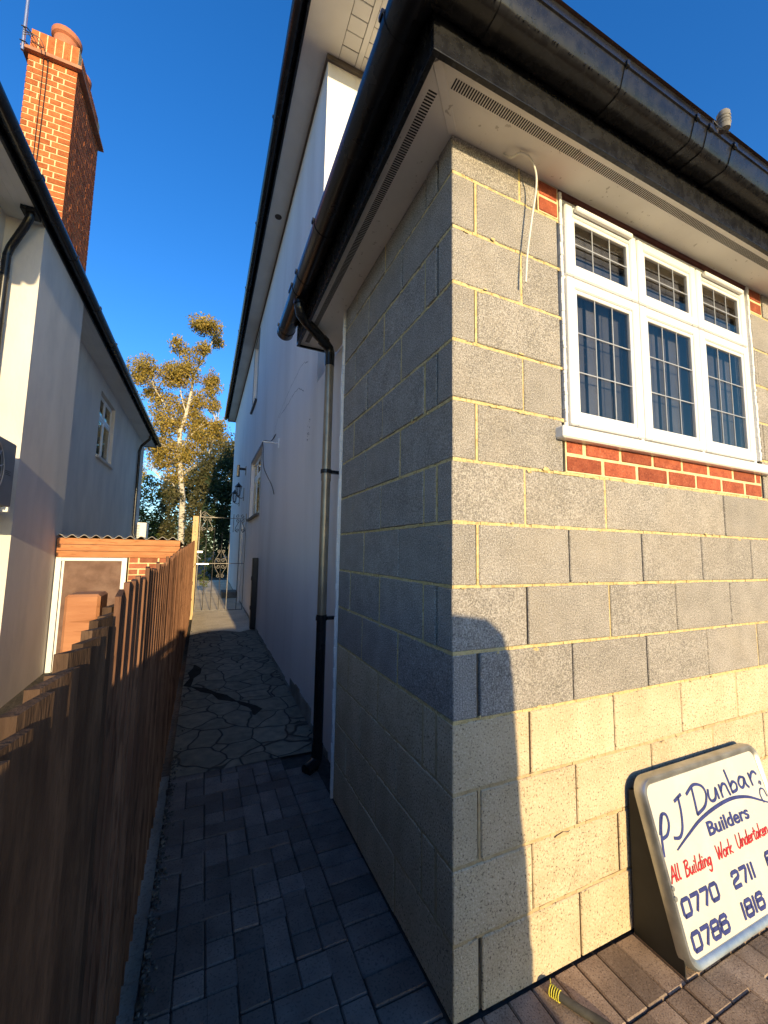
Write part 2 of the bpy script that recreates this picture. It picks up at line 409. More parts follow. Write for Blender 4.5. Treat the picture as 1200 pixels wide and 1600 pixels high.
n4 = N.new('ShaderNodeTexNoise'); n4.inputs['Scale'].default_value = 14; n4.inputs['Detail'].default_value = 6; L.new(tc.outputs['Object'], n4.inputs['Vector'])
cr = N.new('ShaderNodeValToRGB'); cr.color_ramp.elements[0].color = (.175,.145,.10,1); cr.color_ramp.elements[1].color = (.30,.25,.17,1)
cr.color_ramp.elements[0].position = .3; cr.color_ramp.elements[1].position = .7; L.new(n4.outputs[0], cr.inputs[0])
hv = N.new('ShaderNodeMixRGB'); hv.blend_type = 'MULTIPLY'; hv.inputs[0].default_value = .45; L.new(cr.outputs[0], hv.inputs[1])
bw = N.new('ShaderNodeRGBToBW'); L.new(vc.outputs['Color'], bw.inputs[0])
mr = N.new('ShaderNodeMapRange'); mr.inputs['To Min'].default_value = .4; mr.inputs['To Max'].default_value = 1.2; L.new(bw.outputs[0], mr.inputs[0]); L.new(mr.outputs[0], hv.inputs[2])
fx = N.new('ShaderNodeMixRGB'); fx.inputs[1].default_value = (.045,.038,.028,1); L.new(jr.outputs[0], fx.inputs[0]); L.new(hv.outputs[0], fx.inputs[2])
L.new(fx.outputs[0], P.inputs['Base Color']); P.inputs['Roughness'].default_value = .9
ad = N.new('ShaderNodeMath'); ad.operation = 'MULTIPLY_ADD'; L.new(n4.outputs[0], ad.inputs[0]); ad.inputs[1].default_value = .35; L.new(jr.outputs[0], ad.inputs[2])
bp = N.new('ShaderNodeBump'); bp.inputs['Strength'].default_value = .8; bp.inputs['Distance'].default_value = .012; L.new(ad.outputs[0], bp.inputs['Height']); L.new(bp.outputs[0], P.inputs['Normal'])
CRAZY = mcz
cz = MB(); n = 60
rows = []
for i in range(n+1):
    yy = 1.86 + (15.2-1.86) * (i/n)**1.5
    rows.append(yy)
for yy in rows:
    for xx in (-.90, -.6, -.3, 0, .30): cz.v.append(Vector((xx, yy, gz(yy) + .003 + (R.uniform(-.004,.004) if -.9 < xx < .3 else 0))))
for i in range(n):
    for k in range(4):
        cz.f.append([i*5+k, i*5+k+1, (i+1)*5+k+1, (i+1)*5+k]); cz.m.append(0); cz.r.append(.5)
cz.build('crazy_paving_path', CRAZY, smooth=True, kind='structure')
SUNLITC = pm('sunlit_concrete', (.70,.58,.41), (.80,.68,.50), 5, .95, .6, 40, .008, spec=.1, fine=(.35,.43,(.26,.21,.14)), fscale=55, famt=.5, blot=(.34,.28,.19), bloscale=2.2, bloamt=.55)  # pale concrete, brightened in colour to carry the sunlit patch
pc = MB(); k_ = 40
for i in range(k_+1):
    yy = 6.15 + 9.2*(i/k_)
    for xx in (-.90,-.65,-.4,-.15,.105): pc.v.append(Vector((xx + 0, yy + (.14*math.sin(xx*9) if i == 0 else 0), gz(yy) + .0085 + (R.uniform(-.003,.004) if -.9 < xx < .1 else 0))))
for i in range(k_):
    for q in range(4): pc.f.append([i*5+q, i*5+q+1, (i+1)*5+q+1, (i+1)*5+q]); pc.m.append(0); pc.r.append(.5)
pc.build('sunlit_concrete_path', SUNLITC, smooth=True, kind='structure')
def ribbon_ground(pts, name, mat, dz=.006):
    mb = MB(); l = []; r = []
    for (x, y_, w) in pts:
        l.append(Vector((x - w*.95, y_ + w*.5, gz(y_) + dz))); r.append(Vector((x + w*.95, y_ - w*.5, gz(y_) + dz)))
    k = len(pts); vs = l + r[::-1]
    mb.add(vs, [tuple(range(2*k))]); return mb.build(name, mat, kind='structure')

# concrete edging and grit along the fence
b = MB()
yy = -1.3
prev = None
b.box((-.955,-1.4,-.06), (-.905,1.9,.004))
b.build('edging_strip', CONC, kind='structure')
gv = MB()
for i in range(900):
    yy = R.uniform(-.9, 2.1); xx = -.905 + abs(R.gauss(0, .018)) + .004
    if i > 760: yy = R.uniform(1.6, 8); xx = R.choice([-.885 + abs(R.gauss(0,.03)), .09 - abs(R.gauss(0,.02))])
    s = R.uniform(.002, .007) * (2.0 if R.random() < .05 else 1)
    Mx = Matrix.Translation((xx, yy, gz(yy) + .004 + s*.35)) @ Matrix.Rotation(R.random()*6, 4, 'Z') @ Matrix.Rotation(R.random(), 4, 'X')
    gv.cbox((-s, -s*R.uniform(.6,1), -s*.6), (s, s*R.uniform(.6,1), s*.6), s*.32, M=Mx)
gv.build('gravel', STONE, kind='stuff')

# ================================================================== BLOCK EXTENSION
ext = thing('block_extension', 'unrendered grey and cream concrete block extension with white window under black gutter', 'building', (0,0,0))
W = 4.2; CH = .225
blk = MB()
def block(axis, a, b_, k, top=None):
    z0 = CH*k + .005 + R.uniform(-.0015,.0018); z1 = min(CH*(k+1) - .005 + R.uniform(-.0018,.0015), 3.082)
    m = 0 if k >= 4 else 1
    dz = R.uniform(-.0022, .0022)
    if axis == 'x': blk.cbox((a, dz, z0), (b_, .1, z1), .0035, m)
    else: blk.cbox((dz, a, z0), (.1, b_, z1), .0035, m)
bed = MB(); perp = MB()
def open_at(k):
    z0, z1 = CH*k, CH*(k+1)
    return z1 > 1.81 and z0 < 3.07
for k in range(14):
    js = [0.]
    if k % 2: js = [0.0, .335]; x = .335
    else: js = [.11]; x = .11
    # odd index here = the front block runs to the corner
    cuts = list(js)
    while x < W:
        x += .45; cuts.append(min(x, W))
    if k == 7: cuts = [c for c in cuts if abs(c-1.235) > .02]
    start = 0.0 if k % 2 else .11
    segs = []
    for a, c in zip(cuts[:-1], cuts[1:]): segs.append((a, c))
    lo, hi = (.545, 2.10) if k < 13 else (.425, 2.245)
    if k % 2 == 0 and k >= 8: pass
    for a, c in segs:
        parts = [(a, c)]
        if open_at(k):
            parts = []
            if a < lo: parts.append((a, min(c, lo)))
            if c > hi: parts.append((max(a, hi), c))
        for p, q in parts:
            if q-p > .03: block('x', p + (.0038 if p > .02 else 0), q - .0038, k)
    for c in cuts[:-1] if cuts[0] > 0 else cuts[1:-1]:
        if open_at(k) and lo-.02 < c < hi+.02: continue
        fullm = R.random() < (.85 if k >= 8 else .35)
        z0, z1 = CH*k+.004, CH*(k+1)-.004
        if fullm: perp.box((c-.006, .003+R.uniform(0,.002), z0), (c+.006, .05, z1), 0 if k >= 4 else 1)
    # side wall (x = 0)
    E_ = 1.27
    if k % 2: ycuts = [.11, .205, .63, 1.055, E_]
    else: ycuts = [0.0, .425, .85, E_]
    for a, c in zip(ycuts[:-1], ycuts[1:]): block('y', a + (.005 if a > .02 else 0), c - .005, k)
    for c in ycuts[(0 if ycuts[0] > 0 else 1):-1]:
        z0, z1 = CH*k+.004, CH*(k+1)-.004
        if R.random() < .65: perp.box((.0025, c-.006, z0), (.05, c+.006, z1), 0 if k >= 4 else 1)
    # bed joint above this course
    if k < 13:
        z = CH*(k+1); m = 0 if k >= 3 else 1
        def rough_strip(axis, a, b_):
            n = max(2, int((b_-a)/.03)); 
            for i in range(n):
                p = a + (b_-a)*i/n; q = a + (b_-a)*(i+1)/n
                o = .0015 + R.uniform(0, .004); h0 = R.uniform(-.0005,.002); h1 = R.uniform(-.0005,.002)
                if axis == 'x': bed.box((p, o, z-.0055-h0), (q, .06, z+.0055+h1), m)
                else: bed.box((o, p, z-.0055-h0), (.06, q, z+.0055+h1), m)
        if 1.81 < z < 3.07:
            rough_strip('x', .002, .555); rough_strip('x', 2.09, W)
        else: rough_strip('x', .002, W)
        rough_strip('y', .002, 1.268)
def smear(axis, t, z, rx, rz, m):
    n_ = 9; pts = []
    for i in range(n_):
        a = 2*math.pi*i/n_; q = R.uniform(.45,1.0)
        p, zz = t + rx*q*math.cos(a), z + rz*q*math.sin(a)
        pts.append((p, -.0032, zz) if axis == 'x' else (-.0032, p, zz))
    c_ = (t, -.0042, z) if axis == 'x' else (-.0042, t, z)
    bed.add(pts + [c_], [(i, (i+1) % n_, n_) for i in range(n_)], m)
for i in range(120):
    k = R.randint(1, 12); z = CH*k + R.choice((-1,1))*R.uniform(.004,.012); big = R.random() < .15
    if R.random() < .65:
        t = R.uniform(.03, 3.2)
        if z > 1.78 and .5 < t < 2.14: continue
        smear('x', t, z, R.uniform(.006,.022)*(2 if big else 1), R.uniform(.003,.008)*(1.6 if big else 1), 0 if k >= 4 else 1)
    else: smear('y', R.uniform(.03,1.22), z, R.uniform(.006,.022), R.uniform(.003,.008), 0 if k >= 4 else 1)
b = MB()   # dark core behind open joints, with the window opening left free
for a, c in (((.012,.012,.001),(.55,.09,3.08)), ((2.10,.012,.001),(W,.09,3.08)), ((.55,.012,.001),(2.10,.09,1.79))): b.box(a, c)
b.box((.012,.09,.001), (.09,1.265,3.08))
for mb_, off in ((blk, 0), (bed, 2), (perp, 2), (b, 4)):
    if mb_ is blk: continue
    o = len(blk.v); blk.v += mb_.v; blk.f += [[i+o for i in f] for f in mb_.f]; blk.m += [q+off for q in mb_.m]; blk.r += mb_.r
blk.build('wall', [BLK_G, BLK_C, MORT, MORT_C, MORT_D], ext)
# brick infill below the sill and beside the head
def brick_rows(mb, mo, x0, x1, z0, rows, y0=0.0, start=.0, L_=.215):
    for i in range(rows):
        z = z0 + .075*i; x = x0 - (start if i % 2 else 0)
        while x < x1 - .01:
            a, c = max(x, x0), min(x + L_, x1)
            if c-a > .02:
                mb.cbox((a+.004, y0 + R.uniform(-.002,.002), z+.006), (c-.004, y0+.1, z+.070), .0035)
            x += L_ + .010
    mo.box((x0-.002, y0+.003, z0+.001), (x1+.002, y0+.085, z0+.075*rows-.001))
for bx0, bx1, bz, st in ((.557,2.075,1.806,.11),(.437,.552,2.932,0),(2.105,2.235,2.932,0)):
    bb = MB(); mo = MB(); brick_rows(bb, mo, bx0, bx1, bz, 2, start=st)
    bi = bb.build('brick_infill', BRICK, ext); mo.build('brick_pointing', MORT_Y, bi)
b = MB(); b.box((.56,.004,3.0605), (2.10,.09,3.083)); b.build('lintel', pm('shaded_red_brick',(.10,.03,.022),(.15,.05,.035),20,.9,.5,90), ext)  # brick course under the soffit, its shade painted into the dark colour

# ---- window
def window(parent, T, w, h, cols, trans, lead_top, lead_bot, sash=.085, vents=(), depth=.07, sillw=None, back=None, blinds=True, frame_mat=None, leadm=None, name='window', proud=.012):
    """T maps (u, outward, z) -> world; opening from (0,0) to (w,h); trans = height of the transom"""
    fm = frame_mat or PVC_W
    f = MB(T); t = .022
    f.cbox((0,-depth,0), (t,.0,h), .004); f.cbox((w-t,-depth,0), (w,.0,h), .004)
    f.cbox((t,-depth,0), (w-t,.0,t), .004); f.cbox((t,-depth,h-t), (w-t,.0,h), .004)
    cw = (w - 2*t) / cols
    for i in range(1, cols): f.box((t+cw*i-.012,-depth,t), (t+cw*i+.012,-.004,h-t))
    if trans: f.box((t,-depth,trans-.012), (w-t,-.006,trans+.012))
    win = f.build(name, fm, parent)
    rows = [(t, trans, 0), (trans, h-t, 1)] if trans else [(t, h-t, 0)]
    for i in range(cols):
        for (z0, z1, up_) in rows:
            a, c = t + cw*i + .004, t + cw*(i+1) - .004; z0_, z1_ = z0 + .004, z1 - .004
            s = MB(T); bd = sash - .03
            def ring(x0, x1, q0, q1, wd, n0, n1, ch=.004):
                s.cbox((x0, n0, q0), (x0+wd, n1, q1), ch); s.cbox((x1-wd, n0, q0), (x1, n1, q1), ch)
                s.cbox((x0+wd, n0, q0), (x1-wd, n1-.0012, q0+wd), ch); s.cbox((x0+wd, n0, q1-wd), (x1-wd, n1-.0012, q1), ch)
            ring(a, c, z0_, z1_, bd, -.016, proud, .005)
            ring(a+bd, c-bd, z0_+bd, z1_-bd, .018, -.014, proud-.007, .0025)
            so = s.build('sash', fm, win)
            g0, g1, q0, q1 = a+bd+.018, c-bd-.018, z0_+bd+.018, z1_-bd-.018
            p = MB(T); p.box((g0-.004,-.008,q0-.004), (g1+.004,-.003,q1+.004)); p.build('pane', GLASS, win)
            nc, nr = lead_top if up_ else lead_bot
            l = MB(T)
            for k in range(1, nc): x_ = g0 + (g1-g0)*k/nc; l.box((x_-.0025,-.0028,q0), (x_+.0025,.0,q1))
            for k in range(1, nr): z_ = q0 + (q1-q0)*k/nr; l.box((g0,-.0026,z_-.0025), (g1,.0004,z_+.0025))
            if l.v: l.build('lead_bar', leadm or LEAD, win)
            if up_ and i in vents:
                vb = MB(T); vb.cbox((a+.05, proud+.0005, z1_-.034), (c-.05, proud+.020, z1_-.010), .004)
                vb.build('trickle_vent', fm, win)
    if sillw:
        s = MB(T); s.cbox((-sillw,-depth,-.052), (w+sillw,.052,-.002), .006); s.build('sill', fm, win)
    bk = MB(T)   # room behind: dark box, open to the glass
    d = back or .6
    bk.box((-.02,-d-.02,-.02), (w+.02,-d,h+.02)); bk.box((-.02,-d,-.04), (w+.02,-depth,-.02)); bk.box((-.02,-d,h+.02), (w+.02,-depth,h+.04))
    bk.box((-.04,-d,-.02), (-.02,-depth,h+.02)); bk.box((w+.02,-d,-.02), (w+.04,-depth,h+.02))
    bk.build('reveal', GLASSDARK, win)
    if blinds:
        v = MB(T); x_ = .04
        while x_ < w - .05:
            a_ = R.uniform(.2,.5)
            v.box((x_, -.060-.012*R.random(), .04), (x_+.066, -.055, (trans or h) + .03), rnd=R.random()); x_ += .088
        z_ = (trans or h) + .04
        while trans and z_ < h - .03:
            v.box((.03, -.044, z_), (w-.03, -.040, z_+.046), rnd=R.random()); z_ += .056
        v.build('blind', BLIND, win)
    return win
Text = lambda p: Vector((.57 + p.x, .012 - p.y, 1.99 + p.z))
window(ext, Text, 1.505, 1.068, 3, .700, (3,2), (3,3), sash=.076, vents=(0,2), sillw=.068, depth=.020, back=.55)
# lumpy white sealant down the jambs
for sx in (.5635, 2.0815):
    b = MB(); z = 2.02
    while z < 3.05:
        h = R.uniform(.015,.04); b.cbox((sx-.006-R.uniform(0,.004), -.003-R.uniform(0,.004), z), (sx+.006+R.uniform(0,.003), .02, z+h), .003); z += h*.9
    b.build('sealant', PVC_W, ext)

# ---- eaves: soffit, vents, fascia, gutter, roof
SZ = 3.084; OX = -.19; YE = 1.84
b = MB()
b.box((OX,OX,SZ), (W,.06,SZ+.010)); b.box((OX,.06,SZ), (.115,YE,SZ+.010))
Mx = Matrix.Translation((OX,OX,0)) @ Matrix.Rotation(math.radians(45), 4, 'Z')
b.cbox((.02,-.017,SZ-.004), (.268,.017,SZ+.001), .002, M=Mx)
b.box((OX,YE,SZ-.005), (.10,YE+.014,SZ+.16))
b.box((-.004,-.012,SZ-.006), (W,.0015,SZ-.0005)) if False else None
b.build('soffit', SOFF, ext)
v = MB()
x = OX + .10
while x < W - .05:
    y0 = OX + .032; v.box((x, y0, SZ-.0012), (x+.0052, y0+.034, SZ+.004), M=None); x += .0105
v.build('soffit_vent', SLOT, ext); v = MB()
y = OX + .10
while y < YE - .05:
    x0 = OX + .032; v.box((x0, y, SZ-.0012), (x0+.034, y+.0052, SZ+.004)); y += .0105
v.build('soffit_vent', SLOT, ext)
b = MB(); b.box((OX-.02,OX-.02,SZ-.022), (W,OX,SZ+.175)); b.box((OX-.02,OX,SZ-.022), (OX,YE+.016,SZ+.175)); b.box((OX,YE+.002,SZ-.022), (.06,YE+.018,SZ-.006))
b.build('fascia', PVC_D, ext, bevel=.002)
# half-round gutter: profile in (outward, z)
GZ = 3.245; GR = .064; GC = .275
def gutter(mb, along, a, b_, base_out, zc, r, sgn, m=0, n=14, thick=.004):
    """along 'x' -> outward is -y ; along 'y' -> outward is -x (or +x with sgn=-1)"""
    prof = []
    for i in range(n+1):
        an = math.pi + math.pi*i/n; prof.append((r*math.cos(an), r*1.05*math.sin(an)))
    prof = [(-r-.006, .012), (-r, .012)] [::-1][:1] + prof + [(r, .012)] if False else [(-r, .014)] + prof + [(r, .014), (r-thick, .014)] + \
           [((r-thick)*math.cos(math.pi+math.pi*(n-i)/n), (r-thick)*1.05*math.sin(math.pi+math.pi*(n-i)/n)) for i in range(n+1)] + [(-r+thick, .014)]
    def P_(o, z, t):
        return Vector((t, -(base_out+o)*1, zc+z)) if along == 'x' else Vector((-(base_out+o)*sgn, t, zc+z))
    A = [P_(o, z, a) for o, z in prof]; B = [P_(o, z, b_) for o, z in prof]
    mb.sweep(prof, A, B, m)
SQ = [(-.062,.014),(-.062,-.050),(-.055,-.064),(-.040,-.070),(.022,-.070),(.036,-.066),(.046,-.055),(.058,-.015),(.064,.012),(.070,.014),(.070,.020),(.060,.020)]
SQ = SQ + [(.054,-.013),(.042,-.052),(.034,-.061),(.022,-.065),(-.040,-.065),(-.052,-.058),(-.057,-.048),(-.057,.014)]
def sq_gutter(mb, a, b_, g=0):
    P_ = [(o*(1+g), z*(1+g)) for o, z in SQ]
    mb.sweep(P_, [Vector((a, -(GC+o), GZ+z)) for o, z in P_], [Vector((b_, -(GC+o), GZ+z)) for o, z in P_])
b = MB(); sq_gutter(b, -GC-.03, W)
go = b.build('gutter', PVC_D, ext, smooth=True)
b = MB(); gutter(b, 'y', -GC-GR*.2, 2.02, GC, GZ, GR, 1); b.build('gutter', PVC_B, ext, smooth=True)
DROP = pm('water_drop', (.02,.02,.022), None, 5, .03, spec=1.0)
dr_ = MB()
def drop(p, r):
    vs = [Vector(p) + Vector((r*math.cos(a)*math.cos(t), r*math.sin(t)*1.0, r*math.sin(a)*math.cos(t))) for t in (-.9,0,.9) for a in [i*math.pi/3 for i in range(6)]]
    fs = [(q*6+i, q*6+(i+1) % 6, (q+1)*6+(i+1) % 6, (q+1)*6+i) for q in range(2) for i in range(6)] + [tuple(range(5,-1,-1)), tuple(range(12,18))]
    dr_.add(vs, fs)
for i in range(420):
    x_ = R.uniform(-.2, 2.2); q = R.random()
    if q < .35: drop((x_, -GC-.044-R.uniform(0,.003), GZ-.060), R.uniform(.0016,.0035))
    elif q < .8:
        t = R.random(); drop((x_, -GC-.047-.016*t, GZ-.052+.06*t), R.uniform(.001,.0026))
    else: drop((x_, OX-.0205, SZ+R.uniform(-.02,.10)), R.uniform(.001,.0022))
do_ = dr_.build('water_drop', DROP, ext, smooth=True, recalc=False); do_['kind'] = 'stuff'
b = MB()   # corner piece
b.tube([(-GC,-GC-.0,GZ-.012),(-GC,-GC+.09,GZ-.012)], GR+.006, 20); b.tube([(-GC,-GC,GZ-.012),(-GC+.09,-GC,GZ-.012)], GR+.006, 20)
b.lathe([(0,-.07),(.05,-.065),(.068,-.03),(.07,.02),(0,.02)], (-GC,-GC,GZ-.01), 20)
b.build('gutter_corner', PVC_B, ext, smooth=True)
def ring(mb, along, t, w, base_out, zc, r, sgn):
    mb2 = mb; gutter(mb2, along, t-w/2, t+w/2, base_out, zc, r, sgn, thick=.006)
    if along == 'x': mb.cbox((t-w/2, -(base_out+r+.006), zc+.006), (t+w/2, -(base_out+r-.010), zc+.026), .002)
    else: mb.cbox((-(base_out+r+.006)*sgn if sgn > 0 else (base_out-.0+r-.010), t-w/2, zc+.006), (-(base_out+r-.010) if sgn > 0 else (base_out+r+.006), t+w/2, zc+.026), .002)
for xx, ww in ((-.02,.03),(.53,.016),(.96,.02),(1.055,.03),(1.235,.024),(2.0,.02),(2.9,.02)):
    b = MB(); sq_gutter(b, xx-ww/2, xx+ww/2, .07); b.cbox((xx-ww/2,-GC-.078,GZ+.004),(xx+ww/2,-GC-.066,GZ+.028),.002); b.build('gutter_bracket', PVC_B, ext, smooth=True)
for yy, ww in ((-.09,.03),(.84,.03),(1.28,.03),(1.46,.10),(1.95,.02)):
    b = MB(); ring(b, 'y', yy, ww, GC, GZ, GR+.004, 1); b.build('gutter_bracket', PVC_B, ext, smooth=True)
b = MB()   # stop end
b.lathe([(0,0),(.066,0),(.066,.006),(0,.006)], (0,0,0), 24)
for i, v_ in enumerate(b.v): b.v[i] = Vector((-GC + v_.x, 2.02 + v_.z, min(GZ + v_.y, GZ+.014)))
b.build('gutter_end', PVC_B, ext)
# tiled roof rising from the gutter to the house
b = MB(); n = 16
for i in range(n):
    t0, t1 = i/n, (i+1)/n
    ya, yb = -.24 + 2.66*t0, -.24 + 2.66*t1; za, zb = 3.275 + 1.25*t0, 3.275 + 1.25*t1
    xa, xb = -.24 + 2.2*t0*.0, -.24
    x0 = -.24 + 1.1*t0
    b.add([(x0,ya,za),(W,ya,za),(W,yb,zb-.0),(x0+1.1/n,yb,zb),(x0,ya,za-.03),(W,ya,za-.03),(W,yb,zb-.03),(x0+1.1/n,yb,zb-.03)],
          [(0,1,2,3),(7,6,5,4),(0,4,5,1),(1,5,6,2),(2,6,7,3),(3,7,4,0)])
    if True:
        y0 = -.24 + 2.66*t0
        ye = max(1.98, y0+2.66/n)
        b.add([(x0,y0,za),(x0,ye,za),(x0+1.1/n,ye,zb),(x0+1.1/n,y0+2.66/n,zb),(x0,y0,za-.03),(x0,ye,za-.03),(x0+1.1/n,ye,zb-.03),(x0+1.1/n,y0+2.66/n,zb-.03)],
              [(3,2,1,0),(4,5,6,7),(0,1,5,4),(1,2,6,5),(2,3,7,6),(3,0,4,7)])
b.build('roof', ROOFT, ext)
# white edge trim where the blockwork stops
b = MB(); b.box((-.012,1.272,.0), (.052,1.285,3.08)); b.box((.028,1.285,.0), (.052,1.335,3.08))
z = .05
while z < 3.0:
    h = R.uniform(.02,.07); b.cbox((-.016-R.uniform(0,.006), 1.262, z), (.002, 1.274+R.uniform(0,.004), z+h), .003); z += h
b.build('edge_trim', PVC_W, ext)
# downpipe
PX, PY = .005, 1.655
dp = MB(); dp.tube([(PX,PY,.93),(PX,PY,2.93)], .033, 20)
pipe = dp.build('downpipe', PVC_Z, ext, smooth=True)
b = MB(); b.tube([(PX,PY,.10),(PX,PY,.99)], .0345, 20); b.tube([(PX,PY,.99),(PX,PY,1.02)], .037, 20, caps=True)
b.tube([(PX,PY,.06),(PX,PY,.15)], .039, 20); b.tube([(PX,PY,.10),(PX,PY+.0,.055),(PX-.03,PY-.025,.03),(PX-.09,PY-.06,.018)], [.036,.04,.04,.042], 16)
b.build('pipe_shoe', PVC_B, pipe, smooth=True)
b = MB(); b.tube([(-GC,1.46,GZ-.05),(-GC,1.46,GZ-.11),(-GC+.012,1.472,GZ-.145),(-GC+.05,1.50,GZ-.165),(PX-.05,PY-.03,GZ-.225),(PX-.012,PY-.006,GZ-.25),(PX,PY,GZ-.29),(PX,PY,2.86)], [.036,.036,.036,.036,.036,.036,.036,.036], 18)
b.tube([(-GC,1.46,GZ-.05),(-GC,1.46,GZ-.09)], .043, 18); b.tube([(PX-.075,PY-.043,GZ-.215),(PX-.045,PY-.028,GZ-.227)], .042, 18)
b.build('swan_neck', PVC_B, pipe, smooth=True)
for z in (2.05, .995):
    b = MB(); b.tube([(PX,PY,z-.014),(PX,PY,z+.014)], .041, 18); b.box((PX+.02,PY-.012,z-.012), (.105,PY+.012,z+.012)); b.cbox((PX+.035,PY-.03,z-.010), (PX+.062,PY-.012,z+.010), .003)
    b.build('pipe_clip', PVC_B, pipe)
b = MB(); b.tube([(PX,PY,1.98),(PX,PY,2.03)], .0365, 20); b.build('pipe_collar', PVC_Z, pipe, smooth=True)

# white cable hanging out of the soffit
c = MB(); pts = [(.235,-.02,SZ),(.250,-.045,SZ-.035),(.285,-.06,SZ-.012),(.33,-.065,SZ-.02),(.362,-.062,SZ-.07),(.365,-.058,SZ-.14),(.352,-.05,SZ-.24),(.338,-.045,SZ-.34),(.325,-.042,SZ-.44),(.318,-.04,SZ-.545)]
def smooth_pts(pts, n=5):
    P_ = [Vector(p) for p in pts]; out = []
    for i in range(len(P_)-1):
        p0, p1, p2, p3 = P_[max(i-1,0)], P_[i], P_[i+1], P_[min(i+2,len(P_)-1)]
        for k in range(n):
            t = k/n
            out.append(.5*((2*p1) + (p2-p0)*t + (2*p0-5*p1+4*p2-p3)*t*t + (3*p1-p0-3*p2+p3)*t*t*t))
    out.append(P_[-1]); return out
c.tube(smooth_pts(pts), .0042, 8)
o = c.build('cable', CABW, smooth=True); tag(o, 'stiff white cable looping out of the soffit beside the leaded white window', 'cable')
# small grey cylinder clipped to the gutter
t_ = thing('gutter_sensor', 'small grey cylinder on a wire clip above the front black gutter', 'sensor', (1.13,-.345,3.26))
b = MB(); b.lathe([(0,.03),(.012,.03),(.021,.032),(.023,.05),(.022,.085),(.024,.105),(.018,.115),(0,.116)], (1.15,-.35,3.262), 16)
for i in range(3): b.lathe([(.0235,.052+.016*i),(.0255,.056+.016*i),(.0235,.060+.016*i)], (1.15,-.35,3.262), 16)
b.build('housing', pm('grey_housing',(.16,.15,.13),(.24,.22,.19),20,.7), t_, smooth=True)
b = MB(); b.tube([(1.06,-.345,3.262),(1.075,-.347,3.30),(1.10,-.35,3.285),(1.15,-.35,3.292)], .004, 6); b.tube([(1.08,-.35,3.275),(1.19,-.352,3.30)], .0022, 6)
b.build('clip', IRON, t_)

# ================================================================== WHITE HOUSE
hse = thing('white_house', 'tall white rendered house on the right with black gutter above the alley', 'house', (.11,1.3,0))
HX = .11; HZ = 6.6; HE = 15.3; HF = 2.45
def pierced(mb, x0, x1, y0, y1, z0, z1, holes):
    '''slab between x0 and x1 with window openings (y0,y1,z0,z1) left free'''
    Y = sorted({y0, y1} | {h[0] for h in holes} | {h[1] for h in holes}); Z = sorted({z0, z1} | {h[2] for h in holes} | {h[3] for h in holes})
    for a, c in zip(Y[:-1], Y[1:]):
        run = None
        for p, q in list(zip(Z[:-1], Z[1:])) + [(None, None)]:
            hole = p is None or any(h[0]-1e-6 <= a and c <= h[1]+1e-6 and h[2]-1e-6 <= p and q <= h[3]+1e-6 for h in holes)
            if hole:
                if run: mb.box((x0,a,run[0]), (x1,c,run[1])); run = None
            else: run = (run[0], q) if run else (p, q)
b = MB()
WH = [(6.45,8.25,2.16,3.42),(7.85,8.75,4.80,6.40)]
pierced(b, HX, HX+.30, HF, HE, -.3, HZ, WH)
b.box((HX+.302,HF,-.3), (9.0,HE,HZ)); b.box((HX,1.29,-.3), (3.9,HF-.002,3.06))
b.build('wall', RENDER, hse)
b = MB()
PL = pm('soiled_plinth', (.20,.185,.15), (.36,.34,.29), 5, .95, .6, 50, .01, blot=(.12,.12,.09), bloscale=3, bloamt=.6)
yy = 1.75
while yy < 14.8:
    h = R.uniform(.03,.06) + (.10 if 2.2 < yy < 3.0 else 0) ; L1 = R.uniform(.12,.3)
    b.cbox((HX-.006-R.uniform(0,.003), yy, gz(yy)-.05), (HX+.02, yy+L1+.01, gz(yy)+h), .002); yy += L1
b.build('plinth', PL, hse)
b = MB()   # soffits: side strip and front boarded soffit
SO = HX - .27
b.box((SO,HF-1.2,HZ-.012), (HX+.10,HE+.30,HZ)); 
b.build('soffit', SOFF_G, hse)
b = MB(); y_ = HF - 1.2
while y_ < HF - .02:
    x_ = HX + .102
    for x1 in (HX+.28, HX+.34, 3.2, 9.2):
        if x1 - x_ < .08: b.box((x_+.002, y_, HZ-.016), (x1-.002, y_+.131, HZ-.001), rnd=R.random())
        else: b.cbox((x_+.003, y_+.003, HZ-.010+R.uniform(-.002,.002)), (x1-.003, min(y_+.128, HF+.0), HZ), .003)
        x_ = x1
    y_ += .131
b.build('soffit_board', SOFF_G, hse)
b = MB(); b.box((HX-.018,HF,HZ-.06), (HX-.002,HE,HZ-.013)); b.box((HX-.018,HF-.03,HZ-.075), (9.0,HF-.003,HZ-.018)); b.build('frieze_shadow_gap', pm('brown_frieze_shade',(.09,.075,.06),(.13,.11,.09),9,.8), hse)  # front cornice board; side strip paints the dark shadow gap under the soffit
b = MB(); b.box((SO-.02,HF-1.2,HZ-.03), (SO,HE+.32,HZ+.15)); b.box((SO-.02,HE+.30,HZ-.03), (9.3,HE+.32,HZ+.15)); b.box((SO,HF-1.22,HZ-.03), (9.3,HF-1.2,HZ+.15)); b.build('fascia', PVC_B, hse)
b = MB(); gutter(b, 'y', HF-1.25, HE+.34, -SO+.085, HZ+.10, .064, 1); b.build('gutter', PVC_B, hse, smooth=True)
for i in range(9):
    yy = HF - .8 + i*1.75
    b = MB(); ring(b, 'y', yy, .03, -SO+.085, HZ+.10, .068, 1); b.build('gutter_bracket', PVC_B, hse)
b = MB(); b.lathe([(.0,-.004),(.02,-.004),(.02,-.001),(.036,-.001),(.036,-.006),(.05,-.006),(.052,0),(0,0)], (HX-.13,4.73,HZ-.012), 20, 0)
b.build('round_vent', GLASSDARK, hse)
b = MB()   # hipped roof
x0, x1, y0, y1, zt = SO-.05, 9.3, HF-1.25, HE+.36, HZ+.15
